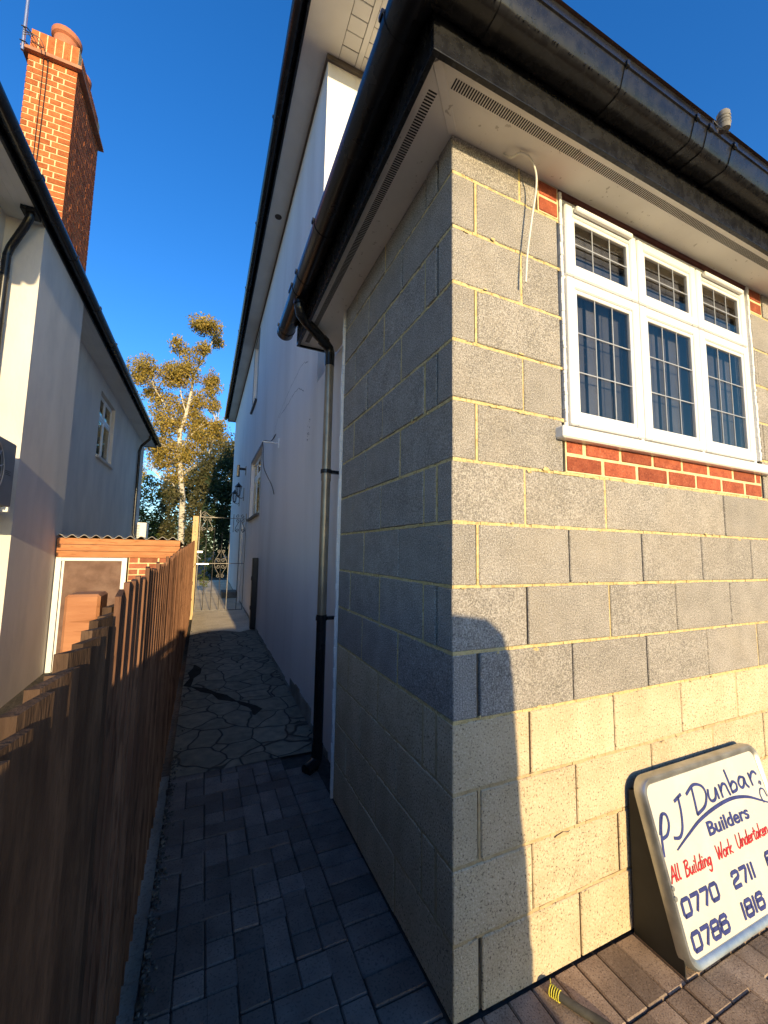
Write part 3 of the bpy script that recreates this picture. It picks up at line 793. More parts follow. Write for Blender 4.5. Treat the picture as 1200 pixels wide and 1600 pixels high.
b.add([(x0,y0,zt),(x1,y0,zt),(x1,y1,zt),(x0,y1,zt),(4.6,y0+4.4,zt+3.4),(4.6,y1-4.4,zt+3.4)], [(0,1,4),(1,2,5,4),(2,3,5),(3,0,4,5),(3,2,1,0)])
b.build('roof', ROOFT, hse)
Ts = lambda y0, z0: (lambda p: Vector((HX + .07 - p.y, y0 + p.x, z0 + p.z)))
TAUPE = pm('grey_reveal', (.20,.185,.17), (.26,.24,.22), 8, .8)
def side_window(y0, y1, z0, z1, cols, trans, nm, dark=False):
    b = MB()
    b.box((HX-.006,y0-.05,z0-.03), (HX-.0005,y0,z1+.05)); b.box((HX-.006,y1,z0-.03), (HX-.0005,y1+.05,z1+.05)); b.box((HX-.006,y0,z1), (HX-.0005,y1,z1+.06))
    w_ = window(hse, Ts(y0, z0), y1-y0, z1-z0, cols, trans, (1,1), (1,1), sillw=.0, depth=.06, back=.2, blinds=False, sash=.075, proud=.006)
    q = MB(); q.cbox((HX-.05,y0-.05,z0-.05), (HX+.10,y1+.05,z0), .006); q.build('ledge', CONC if not dark else BLACKPT, w_)
    b.build('surround', BLACKPT if dark else TAUPE, w_)
    return w_
side_window(6.45, 8.25, 2.16, 3.42, 3, .86, 'window')
side_window(7.85, 8.75, 4.80, 6.40, 2, 1.1, 'window', True)
b = MB()
def crack(pts, w=.006):
    b = MB()
    P2 = smooth_pts([(HX-.0015, p[0], p[1]) for p in pts], 6)
    P2 = [q + Vector((0, R.uniform(-.012,.012), R.uniform(-.012,.012))) for q in P2]
    for q, r_ in zip(P2[:-1], P2[1:]):
        d_ = (r_-q).normalized(); nn = Vector((0,-d_.z,d_.y)) * w * R.uniform(.25,.6)
        b.add([q-nn, r_-nn, r_+nn, q+nn], [(0,1,2,3)])
    b.build('crack', CRK, hse, recalc=False)
CRK = pm('crack_dark',(.10,.10,.10),(.16,.16,.16),20,.9)
crack([(2.85,3.45),(3.2,3.55),(3.9,3.52),(4.3,3.47),(4.7,3.42)]); crack([(3.0,3.18),(3.35,3.34),(3.9,3.36),(4.6,3.38)]); crack([(4.7,3.42),(5.0,3.28),(5.2,3.18)])
for i in range(16):
    yy, zz = 2.72 + R.gauss(0,.03), 2.68 + R.uniform(-.11,.11); s = R.uniform(.004,.012)
    b.add([(HX-.002,yy-s,zz),(HX-.002,yy,zz-s*1.4),(HX-.002,yy+s,zz),(HX-.002,yy,zz+s)], [(0,1,2,3)])
b.build('chipped_patch', CRK, hse, recalc=False)['kind'] = 'stuff'
# things fixed to the alley side of the house
b = MB(); b.tube([(HX,4.54,2.985),(-.125,4.54,2.985)], .012, 10); b.tube([(HX-.002,4.54,2.92),(HX-.002,4.54,3.06)], .014, 8)
o = b.build('wall_bracket', PVC_W, smooth=True); tag(o, 'white rod bracket sticking out of the white house wall above the side window', 'bracket')
c = MB(); c.tube(smooth_pts([(HX-.006,4.85,3.20),(HX-.03,5.1,3.16),(-.10,4.56,3.0),(-.10,4.55,2.9),(-.06,4.7,2.65),(HX-.04,4.78,2.42),(HX-.01,4.72,2.28)]), .006, 6)
o = c.build('cable', CABB, smooth=True); tag(o, 'thin black cable drooping from a white rod bracket down the white house wall', 'cable')
def lantern(y_, z, label):
    t = thing('wall_lantern', label, 'lantern', (HX,y_,z), 0, 'lanterns on the white house wall')
    x_ = HX - .14
    b = MB(); b.lathe([(.012,-.17),(.03,-.15),(.045,-.135),(.04,-.125)], (x_,y_,z), 6); b.lathe([(.085,.10),(.09,.11),(.05,.16),(.02,.19),(.012,.22),(0,.22)], (x_,y_,z), 6)
    for i in range(6):
        an = math.pi/3*i; b.tube([(x_+.042*math.cos(an),y_+.042*math.sin(an),z-.13),(x_+.08*math.cos(an),y_+.08*math.sin(an),z+.105)], .006, 5)
    b.build('cage', BLACKPT, t)
    g_ = MB(); g_.lathe([(.036,-.125),(.072,.10)], (x_,y_,z), 6); g_.build('glass_shade', GLASS, t)
    a = MB(); a.tube([(HX,y_,z-.16),(HX-.05,y_,z-.20),(x_,y_,z-.17)], .009, 6); a.box((HX-.012,y_-.04,z-.26), (HX,y_+.04,z+.08)); a.build('arm', BLACKPT, t)
lantern(9.9, 3.02, 'black six sided wall lantern nearest the side window of the white house')
lantern(11.3, 3.02, 'black wall lantern furthest along the white house wall, beyond another lantern')
b = MB(); b.box((HX-.015,9.55,3.40), (HX,9.67,3.62)); b.tube([(HX,9.61,3.55),(HX-.17,9.61,3.55)], .03, 8); b.cbox((HX-.22,9.56,3.34), (HX-.15,9.66,3.64), .01)
o = b.build('wall_bracket', BLACKPT); tag(o, 'black square bracket on the white house wall above the lanterns', 'bracket')
b = MB(); b.cbox((.015,6.18,.125), (HX,6.30,1.34), .008); b.cbox((.002,6.20,.95), (.018,6.24,1.02), .004); b.cbox((.002,6.20,.45), (.018,6.24,.52), .004)
o = b.build('meter_cupboard', BLACKPT); tag(o, 'tall narrow black cupboard fixed low on the white house wall before the gate', 'cupboard')
b = MB(); b.cbox((-.28,10.2,gz(10)-.02), (HX,10.9,gz(10)+.17), .01); o = b.build('door_step', CONC); tag(o, 'low concrete step against the white house wall beyond the iron gate', 'step')
b = MB(); b.tube([(HX-.05,9.3,gz(9)),(HX-.05,9.3,2.1)], .03, 10); o = b.build('waste_pipe', PVC_W); tag(o, 'white waste pipe on the house wall seen through the iron gate', 'pipe')

# ================================================================== LEFT HOUSE
LX = -2.75; BX = -2.44; LZ = 4.715; LE = 13.2; B0, B1 = 3.70, 5.10
lh = thing('neighbour_house', 'cream rendered house on the left with projecting chimney breast and black gutter', 'house', (BX,B0,0), math.radians(-.6))
lh['_o'] = (BX,B0,0)
b = MB(); pierced(b, LX-.3, LX, .2, LE, -.6, LZ, [(7.72,8.97,3.20,4.44)]); b.box((-9,.2,-.6), (LX-.302,LE,LZ)); b.build('wall', RENDER_L, lh)
b = MB(); b.box((LX-.05,B0,-.6), (BX,B1,LZ-.002)); b.build('chimney_breast', RENDER_L, lh)
b = MB(); b.box((-9.1,-.1,LZ), (-2.445,LE+.18,LZ+.012)); 
for i in range(3): b.box((LX+.06+.075*i,-.1,LZ-.004), (LX+.065+.075*i,LE+.18,LZ+.001))
b.build('soffit', SOFF_G, lh)
b = MB(); b.box((-2.445,-.1,LZ-.02), (-2.425,LE+.2,LZ+.15)); b.box((-9.1,LE+.18,LZ-.02), (-2.445,LE+.2,LZ+.15)); b.box((-9.1,-.12,LZ-.02), (-2.445,-.1,LZ+.15)); b.build('fascia', PVC_B, lh)
def gut_r(mb, a, b_, xc, zc, r, thick=.004):
    n = 14; prof = [(-r, .014)] + [(r*math.cos(math.pi+math.pi*i/n), r*math.sin(math.pi+math.pi*i/n)) for i in range(n+1)] + [(r, .014), (r-thick, .014)] + [((r-thick)*math.cos(math.pi+math.pi*(n-i)/n), (r-thick)*math.sin(math.pi+math.pi*(n-i)/n)) for i in range(n+1)] + [(-r+thick, .014)]
    mb.sweep(prof, [Vector((xc+o, a, zc+z)) for o, z in prof], [Vector((xc+o, b_, zc+z)) for o, z in prof])
b = MB(); gut_r(b, -.15, LE+.22, -2.362, LZ+.075, .06); b.build('gutter', PVC_B, lh, smooth=True)
for i in range(12):
    yy = 1.0 + i*1.08; ww = .06 if i in (2,4,7) else .03
    b = MB(); gut_r(b, yy-ww/2, yy+ww/2, -2.362, LZ+.075, .065, .006); b.cbox((-2.306,yy-ww/2,LZ+.082), (-2.294,yy+ww/2,LZ+.105), .002); b.build('gutter_bracket', PVC_B, lh)
b = MB(); x0, x1, y0, y1, zt = -9.3, -2.40, -.2, LE+.25, LZ+.15
b.add([(x0,y0,zt),(x1,y0,zt),(x1,y1,zt),(x0,y1,zt),(-5.9,y0+3.5,zt+2.3),(-5.9,y1-3.5,zt+2.3)], [(0,1,4),(1,2,5,4),(2,3,5),(3,0,4,5),(3,2,1,0)])
b.build('roof', ROOFT, lh)
# corner downpipe by the breast
b = MB(); b.tube([(-2.50,3.52,LZ),(-2.50,3.52,LZ-.08),(-2.54,3.55,LZ-.16),(-2.655,3.62,LZ-.36),(-2.68,3.63,LZ-.45),(-2.685,3.63,-.5)], .034, 14); b.box((-2.56,3.46,LZ-.045), (-2.44,3.60,LZ-.001))
for z in (3.6, 2.6, 1.2): b.tube([(-2.685,3.63,z-.02),(-2.685,3.63,z+.02)], .040, 14)
b.build('downpipe', PVC_B, lh, smooth=True)
b = MB(); b.tube([(-2.45,12.0,LZ),(-2.47,12.0,LZ-.1),(-2.66,12.05,LZ-.3),(-2.70,12.05,LZ-.45),(-2.70,12.05,1.9),(-2.66,12.05,1.8),(-2.62,12.05,1.5)], .036, 12); b.build('downpipe', PVC_B, lh, smooth=True)
Tl = lambda p: Vector((LX - .07 + p.y, 7.72 + p.x, 3.20 + p.z))
window(lh, Tl, 1.25, 1.24, 2, .80, (1,1), (1,1), depth=.06, back=.2, blinds=False, sash=.07, proud=.012)
b = MB(); b.cbox((LX-.1,7.68,3.15), (LX+.05,9.01,3.198), .006); b.build('window_ledge', RENDER_L, lh)
# chimney
def ring_bricks(mb, mo, x0, x1, y0, y1, z0, z1, h=.075):
    nrow = int(round((z1-z0)/h)); d = .1
    for i in range(nrow):
        za, zb = z0 + i*h + .0072, z0 + (i+1)*h - .0072
        st = i % 2
        def row(a, b_, put):
            n_ = round((b_-a)/(.225 if st else .1125)); n_ = max(n_, 2); s_ = (b_-a)/n_
            cuts = [a + s_*k for k in range(n_+1)]
            if st: cuts = [a] + [a + s_*(k+.25) for k in range(n_)] + [b_]
            elif n_ >= 4: cuts = [a] + [c_ for q, c_ in enumerate(cuts[1:-1]) if R.random() < .9] + [b_]
            cuts = [a] + [c_ + R.uniform(-.006,.006) for c_ in cuts[1:-1]] + [b_]
            for p, q in zip(cuts[:-1], cuts[1:]):
                put(p + (.0075 if p > a else 0), q - (.0075 if q < b_ else 0))
        j = lambda: R.uniform(-.0015,.0015)
        row(x0, x1, lambda p, q: mb.box((p, y0+j(), za), (q, y0+d, zb)))
        row(x0, x1, lambda p, q: mb.box((p, y1-d, za), (q, y1+j(), zb)))
        row(y0+d+.01, y1-d-.01, lambda p, q: mb.box((x1-d, p, za), (x1+j(), q, zb)))
        row(y0+d+.01, y1-d-.01, lambda p, q: mb.box((x0+j(), p, za), (x0+d, q, zb)))
    mo.box((x0+.005,y0+.005,z0+.002), (x1-.005,y1-.005,z1-.002))
CX0, CX1, CY0, CY1 = -2.935, -2.475, 4.2, 5.18
mb = MB(); mo = MB(); ring_bricks(mb, mo, CX0, CX1, CY0, CY1, 4.60, 7.075)
chim = mb.build('chimney', BRICK_O, lh); mo.build('pointing', MORT_Y, chim)
b = MB(); b.box((CX0-.055,CY0-.055,7.078), (CX1+.055,CY1+.055,7.098)); b.box((CX0-.05,CY0-.05,7.100), (CX1+.05,CY1+.05,7.125)); b.build('tile_course', pm('clay_tile',(.34,.15,.08),(.42,.21,.12),10,.9), chim)
mb = MB(); mo = MB()
def soldiers(a, b_, put):
    n_ = round((b_-a)/.078); s_ = (b_-a)/n_
    for k in range(n_): put(a + s_*k + .006, a + s_*(k+1) - .006)
soldiers(CX0, CX1, lambda p, q: (mb.box((p,CY0,7.13),(q,CY0+.1,7.40)), mb.box((p,CY1-.1,7.13),(q,CY1,7.40))))
soldiers(CY0+.105, CY1-.105, lambda p, q: (mb.box((CX0,p,7.13),(CX0+.1,q,7.40)), mb.box((CX1-.1,p,7.13),(CX1,q,7.40))))
mo.box((CX0+.004,CY0+.004,7.127), (CX1-.004,CY1-.004,7.402))
mb.build('chimney_crown', BRICK_O, chim); mo.build('crown_pointing', MORT_Y, chim)
for yy in (4.48, 4.92):
    b = MB(); b.lathe([(.15,0),(.15,.06),(.13,.10),(.125,.28),(.15,.30),(.155,.36),(.13,.38),(.11,.38),(.105,.1)], (-2.70,yy,7.40), 22); b.build('chimney_pot', TERRA, chim, smooth=True)
ap = thing('tv_aerial', 'thin silver aerial pole strapped to the top corner of the orange brick chimney', 'aerial', (-2.965,4.16,7.05))
b = MB(); b.tube([(-2.965,4.155,7.03),(-2.975,4.155,9.2)], .016, 10); b.build('pole', ALU, ap, smooth=True)
b = MB()
for z in (7.12, 7.30): b.tube([(-2.99,4.13,z),(-2.94,4.14,z+.01),(-2.90,4.19,z)], .006, 6)
for k in range(4): b.tube(smooth_pts([(-2.97,4.14,7.30-.03*k),(-2.93+.03*k,4.13,7.24+.02*R.random()),(-2.87+.03*k,4.145,7.17),(-2.80,4.14,7.14)]), .004, 5)
b.build('strap', IRON, ap)
for dx in (0, .035):
    c = MB(); c.tube(smooth_pts([(-2.80+dx,4.135,7.14),(-2.79+dx,4.14,7.06),(-2.785+dx*1.2,4.19,7.0),(-2.78+dx,4.192,6.0),(-2.775+dx*.6,4.192,4.9)]), .0042 if dx else .003, 5)
    c.build('coax_cable', CABB, ap)
# air conditioner on the near wall
def aircon(name, x0, x1, y0, y1, z0, z1, label, front, cas):
    t = thing(name, label, 'air conditioner', ((x0+x1)/2,(y0+y1)/2,z0))
    b = MB(); b.cbox((x0,y0,z0), (x1,y1,z1), .012); b.build('casing', cas, t)
    return t
ac = aircon('air_conditioner', -2.68, -2.35, 2.55, 3.36, 1.80, 2.365, 'grey outdoor air conditioner with round fan guard on the left house wall', 'x', ACG)
b = MB(); cy, cz_ = 2.86, 2.09
for r_ in [.035*k for k in range(1,8)]:
    b.tube([(-2.335,cy+r_*math.cos(a),cz_+r_*math.sin(a)) for a in [2*math.pi*i/36 for i in range(37)]], .003 if r_ < .24 else .006, 5)
for i in range(12):
    a = math.pi*2*i/12; b.tube([(-2.334,cy+.03*math.cos(a),cz_+.03*math.sin(a)),(-2.330,cy+.15*math.cos(a+.12),cz_+.15*math.sin(a+.12)),(-2.334,cy+.245*math.cos(a+.2),cz_+.245*math.sin(a+.2))], .003, 5)
b.build('fan_guard', ALU, ac)
b = MB(); b.lathe([(0,0),(.24,0),(.24,.002),(0,.002)], (0,0,0), 30)
for i, v_ in enumerate(b.v): b.v[i] = Vector((-2.349 + v_.z, cy + v_.x, cz_ + v_.y))
b.build('fan_opening', BLACKPT, ac)
b = MB()
for z in (2.10, 2.085, 2.07): b.box((-2.3502,3.18,z), (-2.3485,3.18+R.uniform(.05,.13),z+.006))
b.build('marking', BLACKPT, ac)
for yy in (2.66, 3.26): b = MB(); b.cbox((-2.76,yy-.02,1.755), (-2.325,yy+.02,1.798), .004); b.build('bracket', PVC_W, ac)
ac2 = aircon('air_conditioner', -2.70, -2.36, 12.6, 13.1, 1.62, 2.24, 'white outdoor air conditioner with slatted grille at the far end of the left house', 'y', ACW)
b = MB()
for i in range(11): b.box((-2.68,12.588,1.68+i*.046), (-2.53,12.60,1.70+i*.046))
b.box((-2.69,12.592,1.66), (-2.52,12.5995,2.2)) if False else None
b.build('grille', ACG, ac2)
for yy in (12.65, 13.0): b = MB(); b.box((-2.76,yy,1.57), (-2.34,yy+.05,1.618)); b.build('bracket', ACW, ac2)

# ================================================================== SHED
sh = thing('garden_shed', 'low brick lean-to shed with orange boards, brown door and wavy corrugated roof', 'shed', (-1.75,4.95,-.5))
SX0, SX1, SY = -2.415, -1.075, 4.95
b = MB()
for i in range(3): b.cbox((SX0, SY-.02-.004*i, 1.345+.0795*i+.002), (SX1, SY, 1.345+.0795*(i+1)-.002), .003)
b.build('fascia_board', TIMB, sh)
mb = MB(); mo = MB()
brick_rows(mb, mo, -1.655, SX1, -.6, 26, y0=SY+.002, start=.11)
mb.build('wall', BRICK_D, sh); mo.build('pointing', MORT_Y, sh)
b = MB(); b.box((SX0+.06,SY+.02,-.6), (-1.735,SY+.05,1.30)); b.build('door', DOORB, sh)
b = MB(); b.box((SX0,SY-.004,-.6), (SX0+.055,SY+.06,1.342)); b.box((-1.730,SY-.004,-.6), (-1.675,SY+.06,1.342)); b.box((SX0+.056,SY-.003,1.303), (-1.731,SY+.06,1.341)); b.box((SX0+.062,SY+.008,-.6),(SX0+.085,SY+.02,1.30)); b.build('door_frame', PVC_W, sh)
b = MB(); b.box((SX1-.1,SY+.11,-.6), (SX1,8.0,1.5)); b.box((SX0,7.9,-.6), (SX1-.1,8.0,1.45)); b.build('side_wall', BRICK_D, sh)
b = MB(); n = 120; x0, x1 = SX0-.0, SX1-.02
vs = []
for (yy, zz) in ((SY-.06, 1.60), (8.05, 1.52)):
    for t in (0, .008):
        for i in range(n+1):
            x_ = x0 + (x1-x0)*i/n; vs.append((x_, yy, zz + t + .019*math.sin(2*math.pi*(x_-x0)/.122)))
fs = []
q = n+1
for i in range(n):
    fs += [(i, i+1, 2*q+i+1, 2*q+i), (q+i, 3*q+i, 3*q+i+1, q+i+1), (i, q+i, q+i+1, i+1), (2*q+i, 2*q+i+1, 3*q+i+1, 3*q+i)]
b.add(vs, fs); b.build('roof', CORR, sh, smooth=True)

# ================================================================== FENCE
FX = -.945
fe = thing('wooden_fence', 'dark brown vertical board fence along the left of the alley', 'fence', (FX,3,0))
b = MB(); y_ = -.13
while y_ < 7.95:
    w = .092; zt = 1.378 + .033*y_ + R.uniform(-.012,.012) - (.012 if R.random() < .2 else 0)
    z0 = gz(y_) + R.uniform(.01,.04)
    xo = FX - .006 + R.uniform(-.002,.002)
    # feather-edge board: thick edge towards the street
    yy = y_; tk, tn = .016, .006
    tip = R.uniform(-.008,.008)
    vs = [(xo-.006,yy,z0),(xo+tk-.010,yy,z0),(xo-.004,yy+w+.014,z0),(xo-.016,yy+w+.014,z0),
          (xo-.006,yy,zt),(xo+tk-.010,yy,zt),(xo-.004,yy+w+.014,zt+tip),(xo-.016,yy+w+.014,zt+tip)]
    b.add(vs, [(3,2,1,0),(4,5,6,7),(0,1,5,4),(1,2,6,5),(2,3,7,6),(3,0,4,7)]); y_ += w
b.build('board_panel', FENCE, fe)
def nfx(y): return -.941 - .034*(y + .62)         # the near panel runs at a slight angle to the rest
b = MB(); y_ = -1.52
while y_ < -.02:
    w = R.uniform(.058,.066); zt = 1.290 + .078*(y_+.6) + R.uniform(-.005,.005); zb = R.uniform(.0,.03)
    xa, xc = nfx(y_) - .010 + R.uniform(-.003,.003), nfx(y_+w) + .005 + R.uniform(-.003,.003); tk = R.uniform(.017,.022)
    yn, yf = y_, y_ + w + R.uniform(-.006,.006)
    vs = [(xa-tk,yn,zb),(xa,yn,zb),(xc,yf,zb),(xc-tk*.7,yf,zb)]; tip = R.uniform(-.005,.005)
    vs += [(xa-tk+.002,yn+.002,zt),(xa-.002,yn+.002,zt),(xc-.002,yf,zt+tip),(xc-tk*.7+.002,yf,zt+tip)]
    b.add(vs, [(3,2,1,0),(4,5,6,7),(0,1,5,4),(1,2,6,5),(2,3,7,6),(3,0,4,7)]); y_ += w + R.uniform(.003,.010)
b.build('pale_panel', PALE_TOP, fe)
for yy in (-1.2, .0, 2.1, 4.2, 6.1):
    p = MB(); x_ = {-1.2:-1.02, .0:-1.078}.get(yy, FX-.125); p.cbox((x_, yy-.005, -.1), (x_+.070, yy+.085, (1.352 if yy == 0 else 1.22) + .0*yy + (.03*yy if yy > 0 else 0)), .006); p.build('post', TIMB if yy == 0 else FENCE, fe)
for z in (.35, 1.05):
    p = MB(); p.box((FX-.052,.0,z), (FX-.026,7.9,z+.08)); p.build('rail', FENCE, fe)
    p = MB(); p.add([(nfx(-1.5)-.075,-1.5,z),(nfx(-1.5)-.04,-1.5,z),(nfx(-.1)-.04,-.1,z),(nfx(-.1)-.075,-.1,z),(nfx(-1.5)-.075,-1.5,z+.08),(nfx(-1.5)-.04,-1.5,z+.08),(nfx(-.1)-.04,-.1,z+.08),(nfx(-.1)-.075,-.1,z+.08)], [(3,2,1,0),(4,5,6,7),(0,1,5,4),(1,2,6,5),(2,3,7,6),(3,0,4,7)]); p.build('rail', FENCE, fe)
gp = MB(); gp.cbox((-1.01,7.98,.0), (-.90,8.10,2.16), .006)
for z in (2.06, 1.83, 1.77): gp.tube([(-.955,7.979,z),(-.955,7.974,z)], .012, 8, 1)
o = gp.build('gate_post', [POSTW, BLACKPT]); tag(o, 'pale timber gate post rising above the far end of the brown fence', 'post')

# ================================================================== GATE
GY = 8.2
gt = thing('iron_gate', 'ornate wrought iron gate with scrolls closing the alley beside a pale post', 'gate', (-.6,GY,.2))
def scroll(mb, cx, cz, r, turns, start, sgn, rad=.006):
    pts = []
    for i in range(26):
        t = i/25; a = start + sgn*turns*2*math.pi*t; rr = r*(1 - .8*t)
        pts.append((cx + rr*math.cos(a), GY, cz + rr*math.sin(a)))
    mb.tube(pts, rad, 6)
GX0, GX1 = -.885, -.265
b = MB()
b.box((GX0,GY-.006,.19), (GX0+.014,GY+.006,2.30)); b.box((GX1-.014,GY-.006,.19), (GX1,GY+.006,1.85))
b.box((GX0+.014,GY-.005,2.155), (GX1-.1,GY+.005,2.168)); b.box((GX0+.014,GY-.005,1.172), (GX1-.014,GY+.005,1.186)); b.box((GX0+.014,GY-.005,.19), (GX1-.014,GY+.005,.203))
b.build('frame', IRON_L, gt)
b = MB()
for x_, zt in ((-.735,2.15),(-.582,1.95),(-.425,1.86)): b.tube([(x_,GY,.2),(x_,GY,zt)], .0065, 8)
b.build('bar', IRON_L, gt, smooth=True)
b = MB()
for sg in (-1,1):
    scroll(b, -.735+sg*.045, 2.11, .04, 1.2, math.pi/2, -sg); b.tube(smooth_pts([(-.735+sg*.03,GY,2.09),(-.735+sg*.09,GY,1.98),(-.735+sg*.115,GY,1.90),(-.735+sg*.06,GY,1.86)]), .006, 6); scroll(b, -.735+sg*.055, 1.905, .045, 1.2, -math.pi/2, sg)
    scroll(b, -.425+sg*.04, 1.44, .035, 1.2, -math.pi/2, sg); scroll(b, -.425+sg*.04, .91, .035, 1.2, math.pi/2, -sg)
    b.tube([(-.425+sg*.02,GY,1.43),(-.425+sg*.115,GY,1.25),(-.425+sg*.12,GY,1.18),(-.425+sg*.115,GY,1.10),(-.425+sg*.02,GY,.93)], .0055, 6)
    scroll(b, -.425+sg*.05, 1.245, .045, 1.3, 0 if sg > 0 else math.pi, sg); scroll(b, -.425+sg*.05, 1.115, .045, 1.3, 0 if sg > 0 else math.pi, -sg)
b.build('scroll_work', IRON_L, gt, smooth=True); b = MB()
b.tube(smooth_pts([(-.87,GY,2.17),(-.84,GY,2.25),(-.78,GY,2.27),(-.70,GY,2.20),(-.60,GY,2.175)]), .006, 6); b.build('scroll_work', IRON_L, gt, smooth=True); b = MB(); scroll(b, -.80, 2.215, .035, 1.1, math.pi/2, -1)
b.build('scroll_work', IRON_L, gt, smooth=True)
b = MB(); b.cbox((-.90,GY-.03,1.40), (-.79,GY-.01,1.44), .004); b.tube([(-.90,GY-.02,1.34),(-.82,GY-.03,1.27)], .01, 8); b.cbox((-.90,GY-.03,1.155), (-.66,GY-.012,1.182), .003); b.build('latch', ALU, gt)
gf = thing('iron_side_panel', 'narrow fixed iron panel with scrolls between the gate and the white house', 'gate panel', (-.1,GY,.2))
b = MB(); b.box((-.215,GY-.006,1.86), (-.203,GY+.006,2.25)); b.box((.045,GY-.006,.19), (.057,GY+.006,2.28)); b.box((-.365,GY-.005,2.156), (.045,GY+.005,2.167)); b.box((-.264,GY-.004,1.173), (.045,GY+.004,1.185)); b.box((-.264,GY-.004,.19), (.045,GY+.004,.202)); b.build('frame', IRON, gf)
b = MB(); b.tube([(-.07,GY,.2),(-.07,GY,2.15)], .0065, 8); b.build('bar', IRON, gf)
b = MB()
for sg in (-1,1):
    scroll(b, -.07+sg*.045, 2.11, .04, 1.2, math.pi/2, -sg); b.tube(smooth_pts([(-.07+sg*.03,GY,2.09),(-.07+sg*.085,GY,1.98),(-.07+sg*.10,GY,1.90),(-.07+sg*.05,GY,1.86)]), .006, 6); scroll(b, -.07+sg*.05, 1.905, .04, 1.2, -math.pi/2, sg)
    scroll(b, -.08+sg*.06, 2.215, .04, 1.1, math.pi/2, sg)
b.build('scroll_work', IRON, gf, smooth=True)

# ================================================================== SIGN BOARD
S0 = Vector((.83,-.215,.02)); SV = Vector((0,.165,.58)).normalized(); SN = Vector((0,-SV.z,SV.y)).normalized()
SW, SH = .845, .592
sp = lambda u, v, n=0: S0 + Vector((u,0,0)) + SV*v + SN*n
sg_ = thing('sign_board', 'white A-frame builder sign with blue lettering in a galvanised frame against the block wall', 'sign', (1.25,-.15,0))
def rrect(u0, u1, v0, v1, r, n=7):
    pts = []
    for (cx, cv, a0) in ((u1-r, v0+r, -90), (u1-r, v1-r, 0), (u0+r, v1-r, 90), (u0+r, v0+r, 180)):
        for i in range(n+1):
            a = math.radians(a0 + 90*i/n); pts.append((cx + r*math.cos(a), cv + r*math.sin(a)))
    return pts
def rings(mb, levels):
    k = len(levels[0][0]); vs = []; fs = []
    for pts, n in levels: vs += [sp(u, v, n) for u, v in pts]
    for i in range(len(levels)-1):
        for j in range(k): fs.append((i*k+j, i*k+(j+1) % k, (i+1)*k+(j+1) % k, (i+1)*k+j))
    mb.add(vs, fs)
b = MB()
o_, m_, i_ = rrect(0,SW,0,SH,.062), rrect(.008,SW-.008,.008,SH-.008,.056), rrect(.030,SW-.030,.030,SH-.030,.036)
rings(b, [(o_,-.030),(o_,.0),(m_,.010),(rrect(.022,SW-.022,.022,SH-.022,.044),.008),(i_,.0015),(i_,-.006)])
b.build('frame', GALV, sg_, smooth=True)
b = MB(); pts = rrect(.029,SW-.029,.029,SH-.029,.037); b.add([sp(u,v,-.001) for u,v in pts] + [sp(u,v,-.008) for u,v in pts], [tuple(range(len(pts))), tuple(range(2*len(pts)-1, len(pts)-1, -1))]); b.build('face_panel', SIGNW, sg_)
b = MB()   # closed steel cheeks, back panel
yb = -.012
for u in (.006, SW-.006):
    a0 = sp(u,.03,-.012); a1 = sp(u,SH-.04,-.012)
    for du in (0,):
        s_ = .0015
        q = [Vector((a0.x,a0.y,.0)), a0, a1, Vector((a0.x,yb,a1.z-.02)), Vector((a0.x,yb,.0))]
        b.add([v_+Vector((-s_,0,0)) for v_ in q] + [v_+Vector((s_,0,0)) for v_ in q], [(0,1,2,3,4),(9,8,7,6,5)] + [(i,(i+1) % 5,5+(i+1) % 5,5+i) for i in range(5)])
b.box((.836,yb-.002,.0), (.83+SW-.006,yb,.53))
b.build('side_panel', pm('dull_steel',(.018,.019,.017),(.032,.033,.03),6,.6,spec=.3), sg_)
b = MB()
for v in (.245, .215): b.tube([sp(.02,v,.004), sp(.02,v,.013)], .008, 8)
b.build('rivet', GALV, sg_)
# lettering: stroked glyphs in the sign's own plane
def stroke(mb, pts, w, n=.0012, taper=False):
    P2 = [Vector((p[0], p[1])) for p in pts]; k = len(P2); l = []; r = []
    for i in range(k):
        d_ = (P2[min(i+1,k-1)] - P2[max(i-1,0)]); d_ = d_.normalized() if d_.length else Vector((1,0))
        nn = Vector((-d_.y, d_.x)) * w/2 * ((.35+.65*math.sin(math.pi*min(1,max(0,(i+.3)/(k-.4))))) if taper else 1)
        l.append(P2[i]+nn); r.append(P2[i]-nn)
    e0 = (P2[0]-P2[1]).normalized()*w*.3; e1 = (P2[-1]-P2[-2]).normalized()*w*.3
    l[0] += e0; r[0] += e0; l[-1] += e1; r[-1] += e1
    vs = [sp(p.x,p.y,n) for p in l] + [sp(p.x,p.y,n) for p in r]
    mb.add(vs, [(i, i+1, k+i+1, k+i) for i in range(k-1)])
def sm2(pts, n=6): return [(q.x, q.y) for q in smooth_pts([(p[0],p[1],0) for p in pts], n)]
b = MB(); w = .0108
